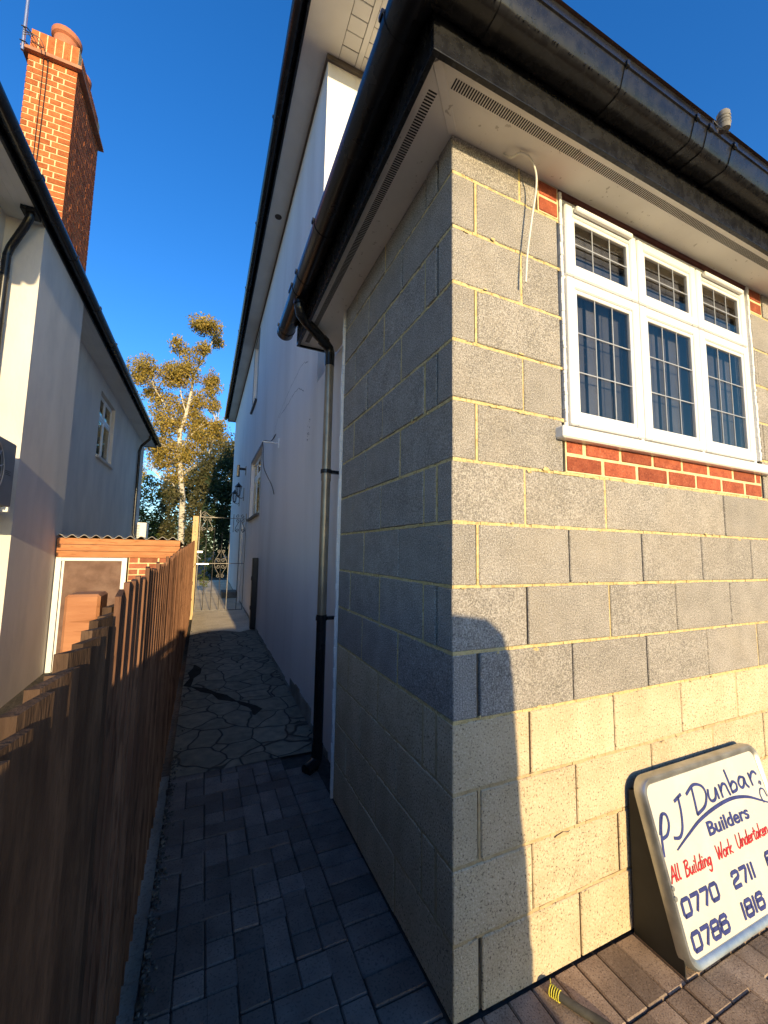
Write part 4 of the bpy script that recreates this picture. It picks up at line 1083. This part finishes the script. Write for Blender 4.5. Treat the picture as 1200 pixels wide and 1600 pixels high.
for pts in ([(.083,.455),(.06,.42),(.045,.38),(.034,.335)], [(.045,.40),(.075,.452),(.105,.452),(.108,.42),(.085,.392),(.055,.385)],
            [(.178,.482),(.225,.496)], [(.205,.490),(.198,.44),(.178,.39),(.15,.368),(.118,.372)],
            [(.305,.503),(.300,.46),(.293,.415)], [(.262,.490),(.32,.512),(.372,.498),(.385,.465),(.355,.43),(.293,.413)],
            [(.405,.478),(.398,.452),(.412,.436),(.440,.442),(.458,.475),(.462,.437)],
            [(.487,.480),(.490,.436)], [(.489,.455),(.510,.478),(.532,.474),(.540,.450),(.546,.434)],
            [(.556,.523),(.562,.48),(.566,.440)], [(.565,.460),(.590,.474),(.610,.462),(.602,.442),(.566,.438)],
            [(.678,.474),(.650,.480),(.630,.462),(.640,.442),(.662,.446),(.680,.472),(.682,.448),(.695,.434)],
            [(.722,.482),(.728,.436)], [(.726,.460),(.745,.478),(.765,.482),(.780,.470)]):
    stroke(b, sm2(pts), w)
stroke(b, sm2([(.118,.336),(.20,.364),(.30,.394),(.43,.414),(.55,.419),(.656,.404),(.74,.376),(.815,.348)], 8), .013, .0014, True)
for pts in ([(.765,.362),(.757,.392),(.772,.412),(.795,.406),(.805,.378)], [(.778,.432),(.786,.440),(.794,.434),(.788,.426)]): stroke(b, sm2(pts), .006)
b.build('painted_name', INKB, sg_, recalc=False)
def glyphs(mb, text, u0, v0, h, adv, w, G, slant=0, sx=1.0):
    u = u0
    for ch in text:
        if ch == ' ': u += adv*.75; continue
        gl, gw = G[ch]
        for pts in gl: stroke(mb, [(u + (p[0]*sx + slant*p[1])*h, v0 + p[1]*h) for p in pts], w)
        u += gw*h*sx + adv*.22
W_ = .95
DG = {'0': ([[(.12,0),(W_-.12,0),(W_,.14),(W_,.86),(W_-.12,1),(.12,1),(0,.86),(0,.14),(.12,0)]], W_),
      '7': ([[(0,1),(W_,1),(W_*.98,.86),(.40,0)]], W_), '2': ([[(0,.80),(.04,.95),(.16,1),(.78,1),(W_-.04,.92),(W_-.02,.66),(.82,.55),(.12,.40),(0,.26),(0,0),(W_,0)]], W_),
      '8': ([[(.14,.53),(.03,.64),(.03,.88),(.14,1),(.80,1),(.92,.88),(.92,.64),(.80,.53),(.14,.53)],[(.14,.53),(0,.42),(0,.12),(.12,0),(.84,0),(W_,.12),(W_,.42),(.80,.53)]], W_),
      '6': ([[(W_-.06,.82),(W_-.12,.96),(.80,1),(.16,1),(0,.86),(0,.14),(.12,0),(W_-.12,0),(W_,.12),(W_,.46),(W_-.12,.58),(.02,.58)]], W_),
      '1': ([[(.10,1),(.10,0)]], .2)}
b = MB()
for tx_, u_, v_ in (('0770',.056,.149),('2711',.383,.150),('6',.640,.154),('0786',.060,.052),('1816',.383,.054)):
    b = MB(); glyphs(b, tx_, u_, v_, .046, .066, .0125, DG); b.build('phone_number', INKB, sg_, recalc=False)
def txt(body, name, u, v, size, mat, shear=0, sx=1.0, off=0.0):
    cu = bpy.data.curves.new(name, 'FONT'); cu.body = body; cu.size = size; cu.shear = shear; cu.offset = off; cu.extrude = 0
    o = bpy.data.objects.new('tmp', cu); COL.objects.link(o); bpy.context.view_layer.update()
    me = bpy.data.meshes.new_from_object(o.evaluated_get(bpy.context.evaluated_depsgraph_get())); bpy.data.objects.remove(o)
    org = Vector(sg_.location)
    for v_ in me.vertices: v_.co = sp(u + v_.co.x*sx, v + v_.co.y, .0012) - org
    me.materials.clear(); me.materials.append(mat)
    o2 = bpy.data.objects.new(name, me); COL.objects.link(o2); o2.parent = sg_; return o2
txt('Builders', 'painted_trade', .322, .333, .066, INKB, 0, 1.42, .0016)
SG = {'A': ([[(0,0),(.12,.55),(.22,1.05),(.30,.5),(.36,-.02)],[(.05,.36),(.34,.42)]], .36), 'l': ([[(.05,1.05),(.03,.5),(.06,.05),(.14,.06)]], .14),
      'B': ([[(.06,1.0),(.05,.5),(.03,-.02)],[(0,.96),(.22,1.02),(.30,.80),(.12,.55),(.30,.40),(.26,.08),(.03,0)]], .34), 'u': ([[(.02,.5),(.02,.15),(.10,0),(.20,.2),(.23,.5),(.23,.12),(.29,.02)]], .29),
      'i': ([[(.04,.52),(.04,.08),(.10,.02)],[(.06,.72),(.08,.76)]], .11), 'd': ([[(.22,.45),(.08,.48),(.0,.2),(.08,0),(.2,.15),(.26,1.05),(.25,.1),(.31,.02)]], .30),
      'n': ([[(.02,.52),(.03,0),(.06,.35),(.16,.52),(.23,.4),(.24,.06),(.29,.02)]], .28), 'g': ([[(.22,.48),(.06,.46),(.02,.18),(.1,.02),(.2,.2),(.24,.5),(.22,-.25),(.10,-.42),(.0,-.28)]], .27),
      'W': ([[(0,1.0),(.08,.4),(.12,0),(.22,.5),(.26,.85),(.30,.4),(.36,0),(.48,.6),(.54,1.08)]], .52), 'o': ([[(.14,.5),(.02,.34),(.04,.06),(.16,0),(.25,.22),(.2,.45),(.12,.5)]], .26),
      'r': ([[(.02,.52),(.04,0),(.05,.3),(.13,.5),(.22,.48)]], .21), 'k': ([[(.04,1.05),(.03,0)],[(.24,.52),(.05,.25),(.16,.12),(.28,0)]], .27),
      'U': ([[(0,1.0),(.02,.3),(.10,0),(.24,.05),(.34,.5),(.36,1.05),(.34,.2),(.40,0)]], .40), 'e': ([[(.02,.24),(.2,.3),(.18,.48),(.06,.46),(.01,.2),(.08,0),(.24,.1)]], .24),
      't': ([[(.10,.9),(.08,.3),(.12,.02),(.2,.06)],[(0,.6),(.22,.64)]], .20), 'a': ([[(.22,.46),(.08,.48),(.0,.2),(.08,0),(.19,.2),(.23,.48),(.22,.1),(.28,.02)]], .27)}
SGs = {k: ([sm2(p, 4) for p in v[0]], v[1]) for k, v in SG.items()}
for tx_, u_, v_ in (('All',.036,.252),('Building',.122,.250),('Work',.332,.252),('Undertaken',.480,.256)):
    b = MB(); glyphs(b, tx_, u_, v_, .045, .016, .0056, SGs, .14, 1.72); b.build('painted_slogan', INKR, sg_, recalc=False)

# dark hose end with frayed yellow tip
t_ = thing('hose_end', 'dark rubber hose end with frayed yellow cord lying by the wall corner', 'hose', (.36,-.05,0))
b = MB(); b.tube(smooth_pts([(.357,-.045,.014),(.395,-.12,.014),(.44,-.20,.014),(.47,-.32,.014),(.46,-.5,.014),(.40,-.75,.014)]), .0125, 10); b.build('hose', RUBB, t_, smooth=True)
b = MB()
pts = []
for i in range(60):
    t = i/59; a = t*2*math.pi*5; c0 = Vector((.357+.016*t,-.045-.032*t,.014))
    pts.append(c0 + Vector((math.cos(a)*.0145, .3*math.cos(a)*.0145, math.sin(a)*.0145)))
b.tube(pts, .0016, 5)
for i in range(9):
    p0 = Vector((.357+R.uniform(-.008,.012),-.043+R.uniform(-.012,.01),.022)); p1 = p0 + Vector((R.uniform(-.012,.02), R.uniform(-.022,.016), R.uniform(-.010,.006))); b.tube([p0, (p0+p1)/2 + Vector((0,0,.004)), p1], .0013, 4)
b.build('frayed_cord', YEL, t_)

# ================================================================== TREES
def leaves(mb, c, r, n, s, droop=.3, shell=.5, gap=0):
    c = Vector(c); r = Vector(r)
    for i in range(n):
        d = Vector((R.gauss(0,1),R.gauss(0,1),R.gauss(0,1))).normalized()
        rad = (R.random()**(1/3)) * (1-shell) + shell * R.uniform(.75,1.05)
        p = c + Vector((d.x*r.x, d.y*r.y, d.z*r.z)) * rad * R.uniform(.8,1.06)
        a = Vector((R.gauss(0,1),R.gauss(0,1),R.gauss(0,.6) - droop)).normalized()
        b_ = a.cross(Vector((R.gauss(0,1),R.gauss(0,1),R.gauss(0,1)))).normalized()
        L1 = s*R.uniform(.6,1.3); W1 = L1*R.uniform(.35,.6)
        mb.add([p - a*L1*.5, p + b_*W1*.5, p + a*L1*.5, p - b_*W1*.5], [(0,1,2,3)], rnd=min(1,max(0,R.gauss(.5,.25))))
def clumpy(mb, c, r, n, s, k, **kw):
    c = Vector(c)
    for i in range(k):
        d = Vector((R.gauss(0,1),R.gauss(0,1),R.gauss(0,1))).normalized() * (R.random()**.45)
        q = c + Vector((d.x*r[0],d.y*r[1],d.z*r[2])) * .8
        f = R.uniform(.30,.55)
        leaves(mb, q, (r[0]*f+.10, r[1]*f+.10, r[2]*f*.85+.10), int(n*.75)//k, s, **kw)
    leaves(mb, c, (r[0]*1.05, r[1]*1.05, r[2]*1.05), n//4, s, **kw)
bt = thing('birch_tree', 'tall golden leaved birch with white trunk beyond the gate', 'tree', (-1.95,22,.3))
tr = MB(); LIMBS = []
def limb(pts, r0, r1):
    P2 = smooth_pts(pts, 4); LIMBS.extend(P2[3:]); tr.tube(P2, [(r0 + (r1-r0)*i/(len(P2)-1))*.82 for i in range(len(P2))], 8)
limb([(-1.80,22,.2),(-1.85,22,2.2),(-1.91,22,4.0),(-2.05,22,5.2),(-2.19,22,6.7),(-2.25,21.9,7.6)], .21, .13)
limb([(-2.25,21.9,7.5),(-2.0,22,8.6),(-1.85,22.1,9.8),(-1.75,22,10.8),(-1.45,22,11.6),(-1.05,22,12.6),(-.9,22,13.3)], .12, .03)
limb([(-2.05,22,5.3),(-1.56,21.9,5.73),(-1.0,21.9,6.2),(-.76,21.9,6.7),(-.6,21.9,7.5),(-.45,22,8.2)], .10, .03)
limb([(-.86,21.9,6.5),(-.3,21.9,6.75),(.4,21.9,7.1)], .05, .015)
limb([(-2.2,22,6.6),(-1.6,21.8,7.6),(-1.1,21.8,8.1)], .06, .02)
limb([(-2.2,22,7.2),(-2.7,22,8.4),(-3.2,22,9.2),(-3.6,22,9.8)], .07, .02)
limb([(-1.9,22,9.3),(-1.3,22,10.0),(-.9,22,10.6)], .05, .02)
limb([(-2.0,22,8.6),(-2.4,22,10.0),(-2.5,22,11.6)], .05, .015)
limb([(-1.93,22,4.2),(-2.5,21.8,4.9),(-2.9,21.8,5.0)], .05, .015)
cr_ = MB()
TP = 180/847*1/1.0
def tpw(x, y, Y=22):   # tree landmark table measured on a plane 22 m away
    return (-1.26 + (x-580)*.00690 + (y-100)*.0001, Y, 13.27 - (y-100)*.00748)
for (x, y, rx, ry, n, k) in ((580,100,105,55,620,8),(660,110,40,40,160,3),(555,262,48,35,180,3),(390,268,62,40,200,4),(500,330,70,50,160,4),(175,485,105,85,700,9),(225,590,55,50,230,4),(420,455,118,75,800,10),(350,500,70,70,260,4),(625,490,60,85,420,6),(655,630,45,45,200,3),
                           (330,700,105,85,560,8),(465,630,85,80,380,6),(560,620,60,60,220,4),(520,780,95,75,520,7),(370,815,115,70,520,7),(600,860,110,80,600,8),(690,790,55,60,220,4),(265,950,110,95,600,8),(400,1010,110,80,420,6),(540,980,90,80,400,6),(700,890,70,70,260,4),(300,1070,90,70,340,5),(430,1170,85,75,380,6),(400,1320,55,55,220,4),(150,1180,60,90,200,4),(170,980,50,50,160,3),(480,1060,80,60,260,4)):
    c0 = tpw(x, y, 22 + R.uniform(-.9,.6)); clumpy(cr_, c0, (rx*.0088, max(rx*.0078,.6), ry*.0100), int(n*4.0), .125, k+5, droop=1.2, shell=.0)
    near_ = min(LIMBS, key=lambda q: (q - Vector(c0)).length + (2.0 if q.z > c0[2] else 0))
    for i in range(5 if (near_ - Vector(c0)).length < 1.3 else 2):
        e_ = Vector(c0) + Vector((R.gauss(0,rx*.0045), R.gauss(0,.25), R.gauss(0,ry*.0045))); m_ = near_.lerp(e_, .5) + Vector((0,0,.18))
        tr.tube(smooth_pts([near_, m_, e_], 4), [.022,.020,.018,.016,.013,.011,.009,.007,.005], 5)
cr_.build('crown', LEAF_B, bt, recalc=False); tr.build('trunk', BARK, bt, smooth=True)
def bush(name, label, cat, base, blobs, mat, s, trunk_h=1.0, group=None, tw=.08):
    t = thing(name, label, cat, base, 0, group)
    m = MB(); m.tube([base, (base[0],base[1],base[2]+trunk_h)], [tw, tw*.5], 7)
    for (c, r, n, k) in blobs: m.tube([(base[0],base[1],base[2]+trunk_h*.6), c], [tw*.5, .02], 5)
    m.build('trunk', BARKD, t)
    f = MB()
    for (c, r, n, k) in blobs: clumpy(f, c, r, n, s, k, shell=.5)
    f.build('crown', mat, t, recalc=False)
    return t
bush('evergreen_tree', 'dark green evergreen against the end of the white house', 'tree', (-.1,19.0,.3), [((-.05,19,1.5),(.95,.9,1.6),2600,14),((-.05,19.1,3.2),(.95,.9,1.4),2600,14),((.15,19.2,4.7),(.85,.8,1.1),1800,11),((.35,19.3,5.6),(.7,.7,.7),800,6)], LEAF_G, .17)
bush('olive_shrub', 'tall dry olive coloured shrub between the birch trunk and dark evergreen', 'shrub', (-1.15,20.5,.3), [((-1.05,20.6,4.8),(.85,.7,1.1),1800,10),((-1.2,20.6,3.1),(.6,.7,1.3),1500,9),((-.5,20.8,5.9),(.9,.7,.8),1100,8),((.2,21.3,6.6),(.9,.7,.8),1100,8),((-1.2,20.6,1.6),(.6,.6,1.1),1000,6)], LEAF_O, .15)
bush('olive_shrub', 'rounded dry olive shrub left of the white birch trunk', 'shrub', (-2.5,20.5,.3), [((-2.55,20.5,2.7),(.65,.6,1.3),1700,10),((-2.45,20.5,1.2),(.65,.6,1.0),900,6),((-2.4,21.2,4.3),(.55,.6,.7),700,5)], LEAF_O, .14)
bush('conifer', 'yellow green conifer beside the far end of the left house', 'tree', (-3.55,20,.3), [((-3.5,20,1.6),(.85,.7,1.3),1500,9),((-3.45,20.1,3.0),(.75,.6,1.0),1100,8),((-3.4,20.2,4.2),(.5,.5,.7),500,4)], LEAF_Y, .14)
bush('dark_shrub', 'dark leafy shrub in shade behind the white birch trunk', 'shrub', (-2.0,24,.3), [((-2.1,24,2.2),(2.2,.7,2.1),3600,16),((-1.6,24.2,5.0),(1.9,.6,1.6),2400,12),((-2.9,24,4.4),(.9,.5,1.1),800,6)], LEAF_G, .19)
bush('back_tree', 'distant olive green tree filling the gap behind the birch', 'tree', (-1.0,34,.3), [((-1.9,34,3.6),(5.2,1.0,3.6),4600,22),((.8,34,8.6),(2.6,1.0,3.0),2600,14),((-1.0,34,8.2),(1.6,1.0,1.8),900,7)], LEAF_O, .27, 3.0, tw=.2)
bush('low_plant', 'small bright green plant on the path beyond the iron gate', 'plant', (-.72,10.9,.2), [((-.72,10.9,.62),(.13,.15,.14),260,4)], LEAF_Y, .05, .35, tw=.012)
ribbon_ground([(-.80,4.35,.01),(-.77,4.2,.05),(-.80,4.02,.07),(-.82,3.85,.02),(-.86,3.6,.04),(-.74,3.5,.07),(-.66,3.35,.08),(-.56,3.25,.07),(-.50,3.08,.08),(-.38,2.98,.04),(-.32,2.88,.07),(-.26,2.78,.05),(-.30,2.64,.01)], 'damp_patch', WET)

# ================================================================== PARKED CAR (behind the camera; its shade lies over the alley)
car = thing('parked_car', 'silver hatchback parked across the block paved driveway', 'car', (-1.6,-3.08,0))
PAINT = pm('silver_paint', (.30,.31,.32), (.33,.34,.35), 3, .28, metallic=.7, coat=.8)
TYRE = pm('tyre_rubber', (.018,.018,.018), (.03,.03,.03), 20, .8)
CGLASS = pm('car_glass', (.012,.014,.016), None, 3, .05, spec=.8)
CYc = -3.08
prof = [(.36,.30),(.39,.50),(.375,.80),(.355,.95),(.335,1.30),(.32,1.52),(.29,1.61),(.22,1.67),(.07,1.695),(-.28,1.685),(-.62,1.63),(-.90,1.53),
        (-1.30,1.28),(-1.66,1.04),(-2.1,.98),(-2.6,.90),(-2.95,.80),(-3.10,.66),(-3.14,.48),(-3.08,.30)]
def hw(z):
    if z < .5: return .82 + .02*(z-.3)/.2
    if z < 1.0: return .84 + .01
    return .85 - .20*((min(z,1.7)-1.0)/.7)**1.15
b = MB(); k = len(prof)
lv = (1.0, .97, .0)
vs = []
for f_ in (1.0, .93, -.93, -1.0):
    for (x, z) in prof:
        ins = .035 if abs(f_) == 1.0 else 0
        cx_, cz2 = -1.35, .95
        vs.append((x + (cx_-x)*ins*.8, CYc + f_*hw(z), z + (cz2-z)*ins))
fs = []
for q in range(3):
    for i in range(k):
        j = (i+1) % k; fs.append((q*k+i, q*k+j, (q+1)*k+j, (q+1)*k+i))
def cap(o_):
    L_ = []
    # lower body strip by strip between front and rear outline
    return [tuple(range(o_, o_+k))]
fs += cap(0) + cap(3*k)
b.add(vs, fs); body = b.build('body', PAINT, car, smooth=True)
for sg in (1, -1):
    def side(poly, name, mat, off=.006, par=car):
        m_ = MB(); n_ = len(poly)
        v1 = [Vector((x, CYc + sg*(hw(z)+off-.004), z)) for x, z in poly]; v0 = [v_ - Vector((0,sg*.012,0)) for v_ in v1]
        m_.add(v1+v0, [tuple(range(n_)), tuple(range(2*n_-1,n_-1,-1))] + [(i,(i+1) % n_,n_+(i+1) % n_,n_+i) for i in range(n_)]); return m_.build(name, mat, par)
    side([(-.50,1.06),(-.50,1.55),(-.86,1.45),(-1.22,1.22),(-1.42,1.06)], 'side_window', CGLASS)
    side([(.16,1.10),(.16,1.50),(.0,1.58),(-.44,1.56),(-.44,1.06)], 'side_window', CGLASS)
    dr = side([(-.47,.38),(-.47,1.03),(-1.45,1.03),(-1.45,.38)], 'door', PAINT, .008)
    m_ = MB(); m_.cbox((-.66,CYc+sg*.87-.012,.90), (-.52,CYc+sg*.87+.012,.93), .004); m_.build('door_handle', PAINT, dr)
    m_ = MB(); m_.cbox((-1.42,CYc+sg*.96-.07,1.06), (-1.30,CYc+sg*.96+.07,1.20), .03); m_.build('wing_mirror', PAINT, car)
    for wx in (-.28, -2.42):
        m_ = MB(); m_.lathe([(.19,-.09),(.27,-.10),(.30,-.075),(.305,0),(.30,.075),(.27,.10),(.19,.09)], (0,0,0), 32, closed=True)
        for i, v_ in enumerate(m_.v): m_.v[i] = Vector((wx+v_.x, CYc+sg*.765+v_.z, .305+v_.y))
        wh = m_.build('wheel', TYRE, car, smooth=True)
        m_ = MB(); m_.lathe([(0,.05),(.05,.06),(.06,.02),(.17,.03),(.195,.085),(.195,-.085),(0,-.085)], (0,0,0), 20)
        for i, v_ in enumerate(m_.v): m_.v[i] = Vector((wx+v_.x, CYc+sg*(.765+v_.z), .305+v_.y))
        m_.build('rim', ALU, wh, smooth=True)
        m_ = MB(); n_ = 20; 
        ar = [(wx+.345*math.cos(math.pi*i/n_), .305+.345*math.sin(math.pi*i/n_)) for i in range(n_+1)]
        side(ar, 'wheel_arch', BLACKPT, .004)
    side([(-2.80,.66),(-2.72,.80),(-2.95,.78),(-3.04,.68)], 'headlight', PVC_W, .010)
    side([(.33,.90),(.325,1.20),(.20,1.12),(.22,.92)], 'tail_light', pm('red_lens',(.35,.01,.01),None,5,.2), .010)
def across(p0, p1, w0, w1, name, mat, off):
    m_ = MB(); d_ = Vector((p1[0]-p0[0],0,p1[1]-p0[1])).normalized(); nn = Vector((-d_.z,0,d_.x)) * off
    A = [Vector((p0[0],CYc-w0,p0[1])), Vector((p0[0],CYc+w0,p0[1])), Vector((p1[0],CYc+w1,p1[1])), Vector((p1[0],CYc-w1,p1[1]))]
    v1 = [a+nn for a in A]; v0 = [a-nn*.5 for a in A]
    m_.add(v1+v0, [(0,1,2,3),(7,6,5,4)] + [(i,(i+1) % 4,4+(i+1) % 4,4+i) for i in range(4)]); return m_.build(name, mat, car)
across((-1.60,1.08), (-.95,1.505), .70, .60, 'windscreen', CGLASS, -.008)
across((.345,1.12), (.323,1.48), .66, .58, 'rear_window', CGLASS, -.008)
across((.382,.62), (.378,.74), .26, .26, 'number_plate', pm('yellow_plate',(.6,.45,.05),None,5,.4), -.010)
m_ = MB(); m_.cbox((.33,CYc-.76,.32), (.398,CYc+.76,.56), .03); m_.build('bumper', PAINT, car)
m_ = MB(); m_.cbox((-3.20,CYc-.74,.32), (-3.08,CYc+.74,.54), .03); m_.build('bumper', PAINT, car)

# ================================================================== PHOTOGRAPHER (stands behind the camera, shade of hand and phone on the fence)
SKIN = pm('skin', (.50,.30,.21), (.55,.34,.245), 12, .55, .1, 200, .001)
CLOTH = pm('navy_jacket', (.03,.035,.05), (.045,.05,.07), 30, .9, .4, 160, .003)
JEANS = pm('dark_jeans', (.03,.04,.07), (.05,.06,.10), 40, .9, .4, 200, .002)
HAIR = pm('brown_hair', (.04,.025,.015), (.07,.045,.028), 30, .7, .6, 120, .004, stretch=(1,1,.2))
per = thing('person', 'person in a navy jacket and jeans holding up a phone on the paved drive', 'person', (-.68,-1.60,0))
def skin_obj(name, J, E, mat, root, lv=2):
    org = Vector(per.location); names = list(J)
    me = bpy.data.meshes.new(name)
    me.from_pydata([tuple(Vector(J[n][0]) - org) for n in names], [(names.index(a), names.index(b)) for a, b in E], [])
    o = bpy.data.objects.new(name, me); COL.objects.link(o); o.parent = per
    sk = o.modifiers.new('skin', 'SKIN'); sk.use_smooth_shade = True
    for i, n in enumerate(names):
        r = J[n][1]; me.skin_vertices[0].data[i].radius = r if isinstance(r, tuple) else (r, r)
        me.skin_vertices[0].data[i].use_root = (n == root)
    sd = o.modifiers.new('sub', 'SUBSURF'); sd.levels = lv; sd.render_levels = lv
    me.materials.append(mat); return o
HX_, HY_ = -.68, -1.56
body_j = {'pel': ((HX_,-1.63,.76),(.14,.10)), 'sp': ((HX_,-1.62,.92),(.125,.09)), 'ch': ((HX_,-1.61,1.08),(.15,.10)), 'nb': ((HX_,-1.59,1.20),(.06,.06)), 'nk': ((HX_,-1.575,1.25),.05), 'hb': ((HX_,-1.55,1.30),(.062,.07)), 'hm': ((HX_,-1.55,1.37),(.073,.088)), 'ht': ((HX_,-1.56,1.425),(.055,.065))}
body_e = [('pel','sp'),('sp','ch'),('ch','nb'),('nb','nk'),('nk','hb'),('hb','hm'),('hm','ht')]
arms = {}; arm_e = []
for sgn, sh, el, wr, pm_ in ((-1,(-.85,-1.60,1.15),(-.965,-1.47,.98),(-.930,-1.300,1.30),(-.893,-1.240,1.385)), (1,(-.51,-1.60,1.15),(-.44,-1.45,.97),(-.645,-1.285,1.22),(-.700,-1.235,1.31))):
    t_ = 'l' if sgn < 0 else 'r'
    arms[t_+'s'] = (sh,.062); arms[t_+'e'] = (el,.042); arms[t_+'w'] = (wr,(.026,.022)); arms[t_+'p'] = (pm_,(.036,.016))
    arm_e += [('ch',t_+'s'),(t_+'s',t_+'e'),(t_+'e',t_+'w'),(t_+'w',t_+'p')]
    P0 = Vector(pm_); d1 = (P0 - Vector(wr)).normalized()
    ex = -.832 if sgn < 0 else -.752
    for f in range(4):
        z_ = (1.352 if sgn < 0 else 1.31) + .019*f; ln = (.030,.036,.034,.026)[f]
        a_ = (ex + sgn*.012, -1.222, z_); b_ = (ex + sgn*.010, -1.196, z_+.004); c_ = (ex - sgn*ln*.45, -1.182-.0005, z_+.007); 
        arms[f'{t_}f{f}a'] = (a_,.0085); arms[f'{t_}f{f}b'] = (b_,.008); arms[f'{t_}f{f}c'] = (c_,.0065)
        arm_e += [(t_+'p',f'{t_}f{f}a'),(f'{t_}f{f}a',f'{t_}f{f}b'),(f'{t_}f{f}b',f'{t_}f{f}c')]
    arms[t_+'ta'] = ((P0.x - sgn*.020, -1.235, P0.z-.02),.011); arms[t_+'tb'] = ((ex - sgn*.012, -1.213, P0.z+.02),.0095); arms[t_+'tc'] = ((ex - sgn*.032, -1.206, P0.z+.04),.008)
    arm_e += [(t_+'w',t_+'ta'),(t_+'ta',t_+'tb'),(t_+'tb',t_+'tc')]
legs = {}; leg_e = []
for t_, sx in (('l',-.10),('r',.10)):
    legs[t_+'h'] = ((HX_+sx,-1.63,.70),(.085,.085)); legs[t_+'k'] = ((HX_+sx*1.1,-1.59,.40),(.056,.056)); legs[t_+'a'] = ((HX_+sx*1.15,-1.63,.08),(.038,.042)); legs[t_+'t'] = ((HX_+sx*1.25,-1.50,.035),(.035,.022))
    leg_e += [('pel',t_+'h'),(t_+'h',t_+'k'),(t_+'k',t_+'a'),(t_+'a',t_+'t')]
skin_obj('body', {**body_j, **arms, **legs}, body_e + arm_e + leg_e, SKIN, 'pel')
fat = lambda d, k, g: {n: (v[0], tuple(q+g for q in (v[1] if isinstance(v[1], tuple) else (v[1],)*2))) for n, v in d.items() if n in k}
jk = {**fat(body_j, ('sp','ch','nb'), .022), **fat(arms, ('ls','le','rs','re'), .018)}
jk['pel2'] = ((HX_,-1.63,.72),(.165,.125)); jk['wst'] = ((HX_,-1.625,.83),(.17,.13))
for t_ in 'lr':
    a_, b_ = Vector(arms[t_+'e'][0]), Vector(arms[t_+'w'][0]); jk[t_+'c'] = (tuple(a_.lerp(b_,.86)),(.040,.036))
skin_obj('jacket', jk, [('pel2','wst'),('wst','sp'),('sp','ch'),('ch','nb'),('ch','ls'),('ls','le'),('le','lc'),('ch','rs'),('rs','re'),('re','rc')], CLOTH, 'pel2')
tj = {**fat(legs, ('lh','lk','rh','rk'), .016), 'pel': ((HX_,-1.63,.76),(.150,.108)), 'la': ((HX_-.113,-1.63,.10),(.052,.055)), 'ra': ((HX_+.113,-1.63,.10),(.052,.055))}
skin_obj('trousers', tj, [('pel','lh'),('lh','lk'),('lk','la'),('pel','rh'),('rh','rk'),('rk','ra')], JEANS, 'pel')
for sx in (-.115, .115):
    m_ = MB(); m_.tube(smooth_pts([(HX_+sx,-1.68,.045),(HX_+sx,-1.62,.055),(HX_+sx*1.05,-1.54,.045),(HX_+sx*1.1,-1.46,.032)]), [.036,.042,.044,.045,.045,.046,.046,.046,.046,.045,.044,.042,.040,.036,.030,.022], 14)
    for i, v_ in enumerate(m_.v): m_.v[i] = Vector((v_.x, v_.y, max(.002, v_.z)))
    m_.build('shoe', RUBB, per, smooth=True)
m_ = MB(); m_.lathe([(.004,.108),(.045,.098),(.072,.070),(.086,.030),(.088,-.01),(.080,-.045),(.06,-.06)], (0,0,0), 24)
for i, v_ in enumerate(m_.v):
    v_ = Vector((v_.x*.92, v_.y*1.12, v_.z*.92)); back = v_.y < 0.02
    m_.v[i] = Vector((HX_+v_.x, HY_-.012+v_.y, 1.372 + (max(v_.z,.035) if not back else v_.z)))
m_.build('hair', HAIR, per, smooth=True)
for sx in (-.028, .028):
    m_ = MB(); m_.lathe([(0,-.011),(.008,-.008),(.011,0),(.008,.008),(0,.011)], (HX_+sx,-1.474,1.368), 12); m_.build('eye', PVC_W, per, smooth=True)
    m_ = MB(); m_.lathe([(0,-.03),(.012,-.02),(.016,0),(.013,.02),(0,.03)], (HX_+sx*2.75,-1.552,1.36), 10); m_.build('ear', SKIN, per, smooth=True)
m_ = MB(); m_.tube([(HX_,-1.470,1.372),(HX_,-1.456,1.345),(HX_,-1.462,1.334)], [.008,.014,.010], 10); m_.build('nose', SKIN, per, smooth=True)
m_ = MB(); m_.tube([(HX_-.022,-1.476,1.312),(HX_,-1.468,1.310),(HX_+.022,-1.476,1.312)], [.003,.006,.003], 8); m_.build('mouth', pm('lip',(.42,.16,.13),None,5,.5), per, smooth=True)
ph = MB(); ph.cbox((-.832,-1.197,1.322), (-.752,-1.189,1.474), .004)
o = ph.build('mobile_phone', BLACKPT); tag(o, 'black mobile phone held upright in two hands by a person in a navy jacket', 'phone')
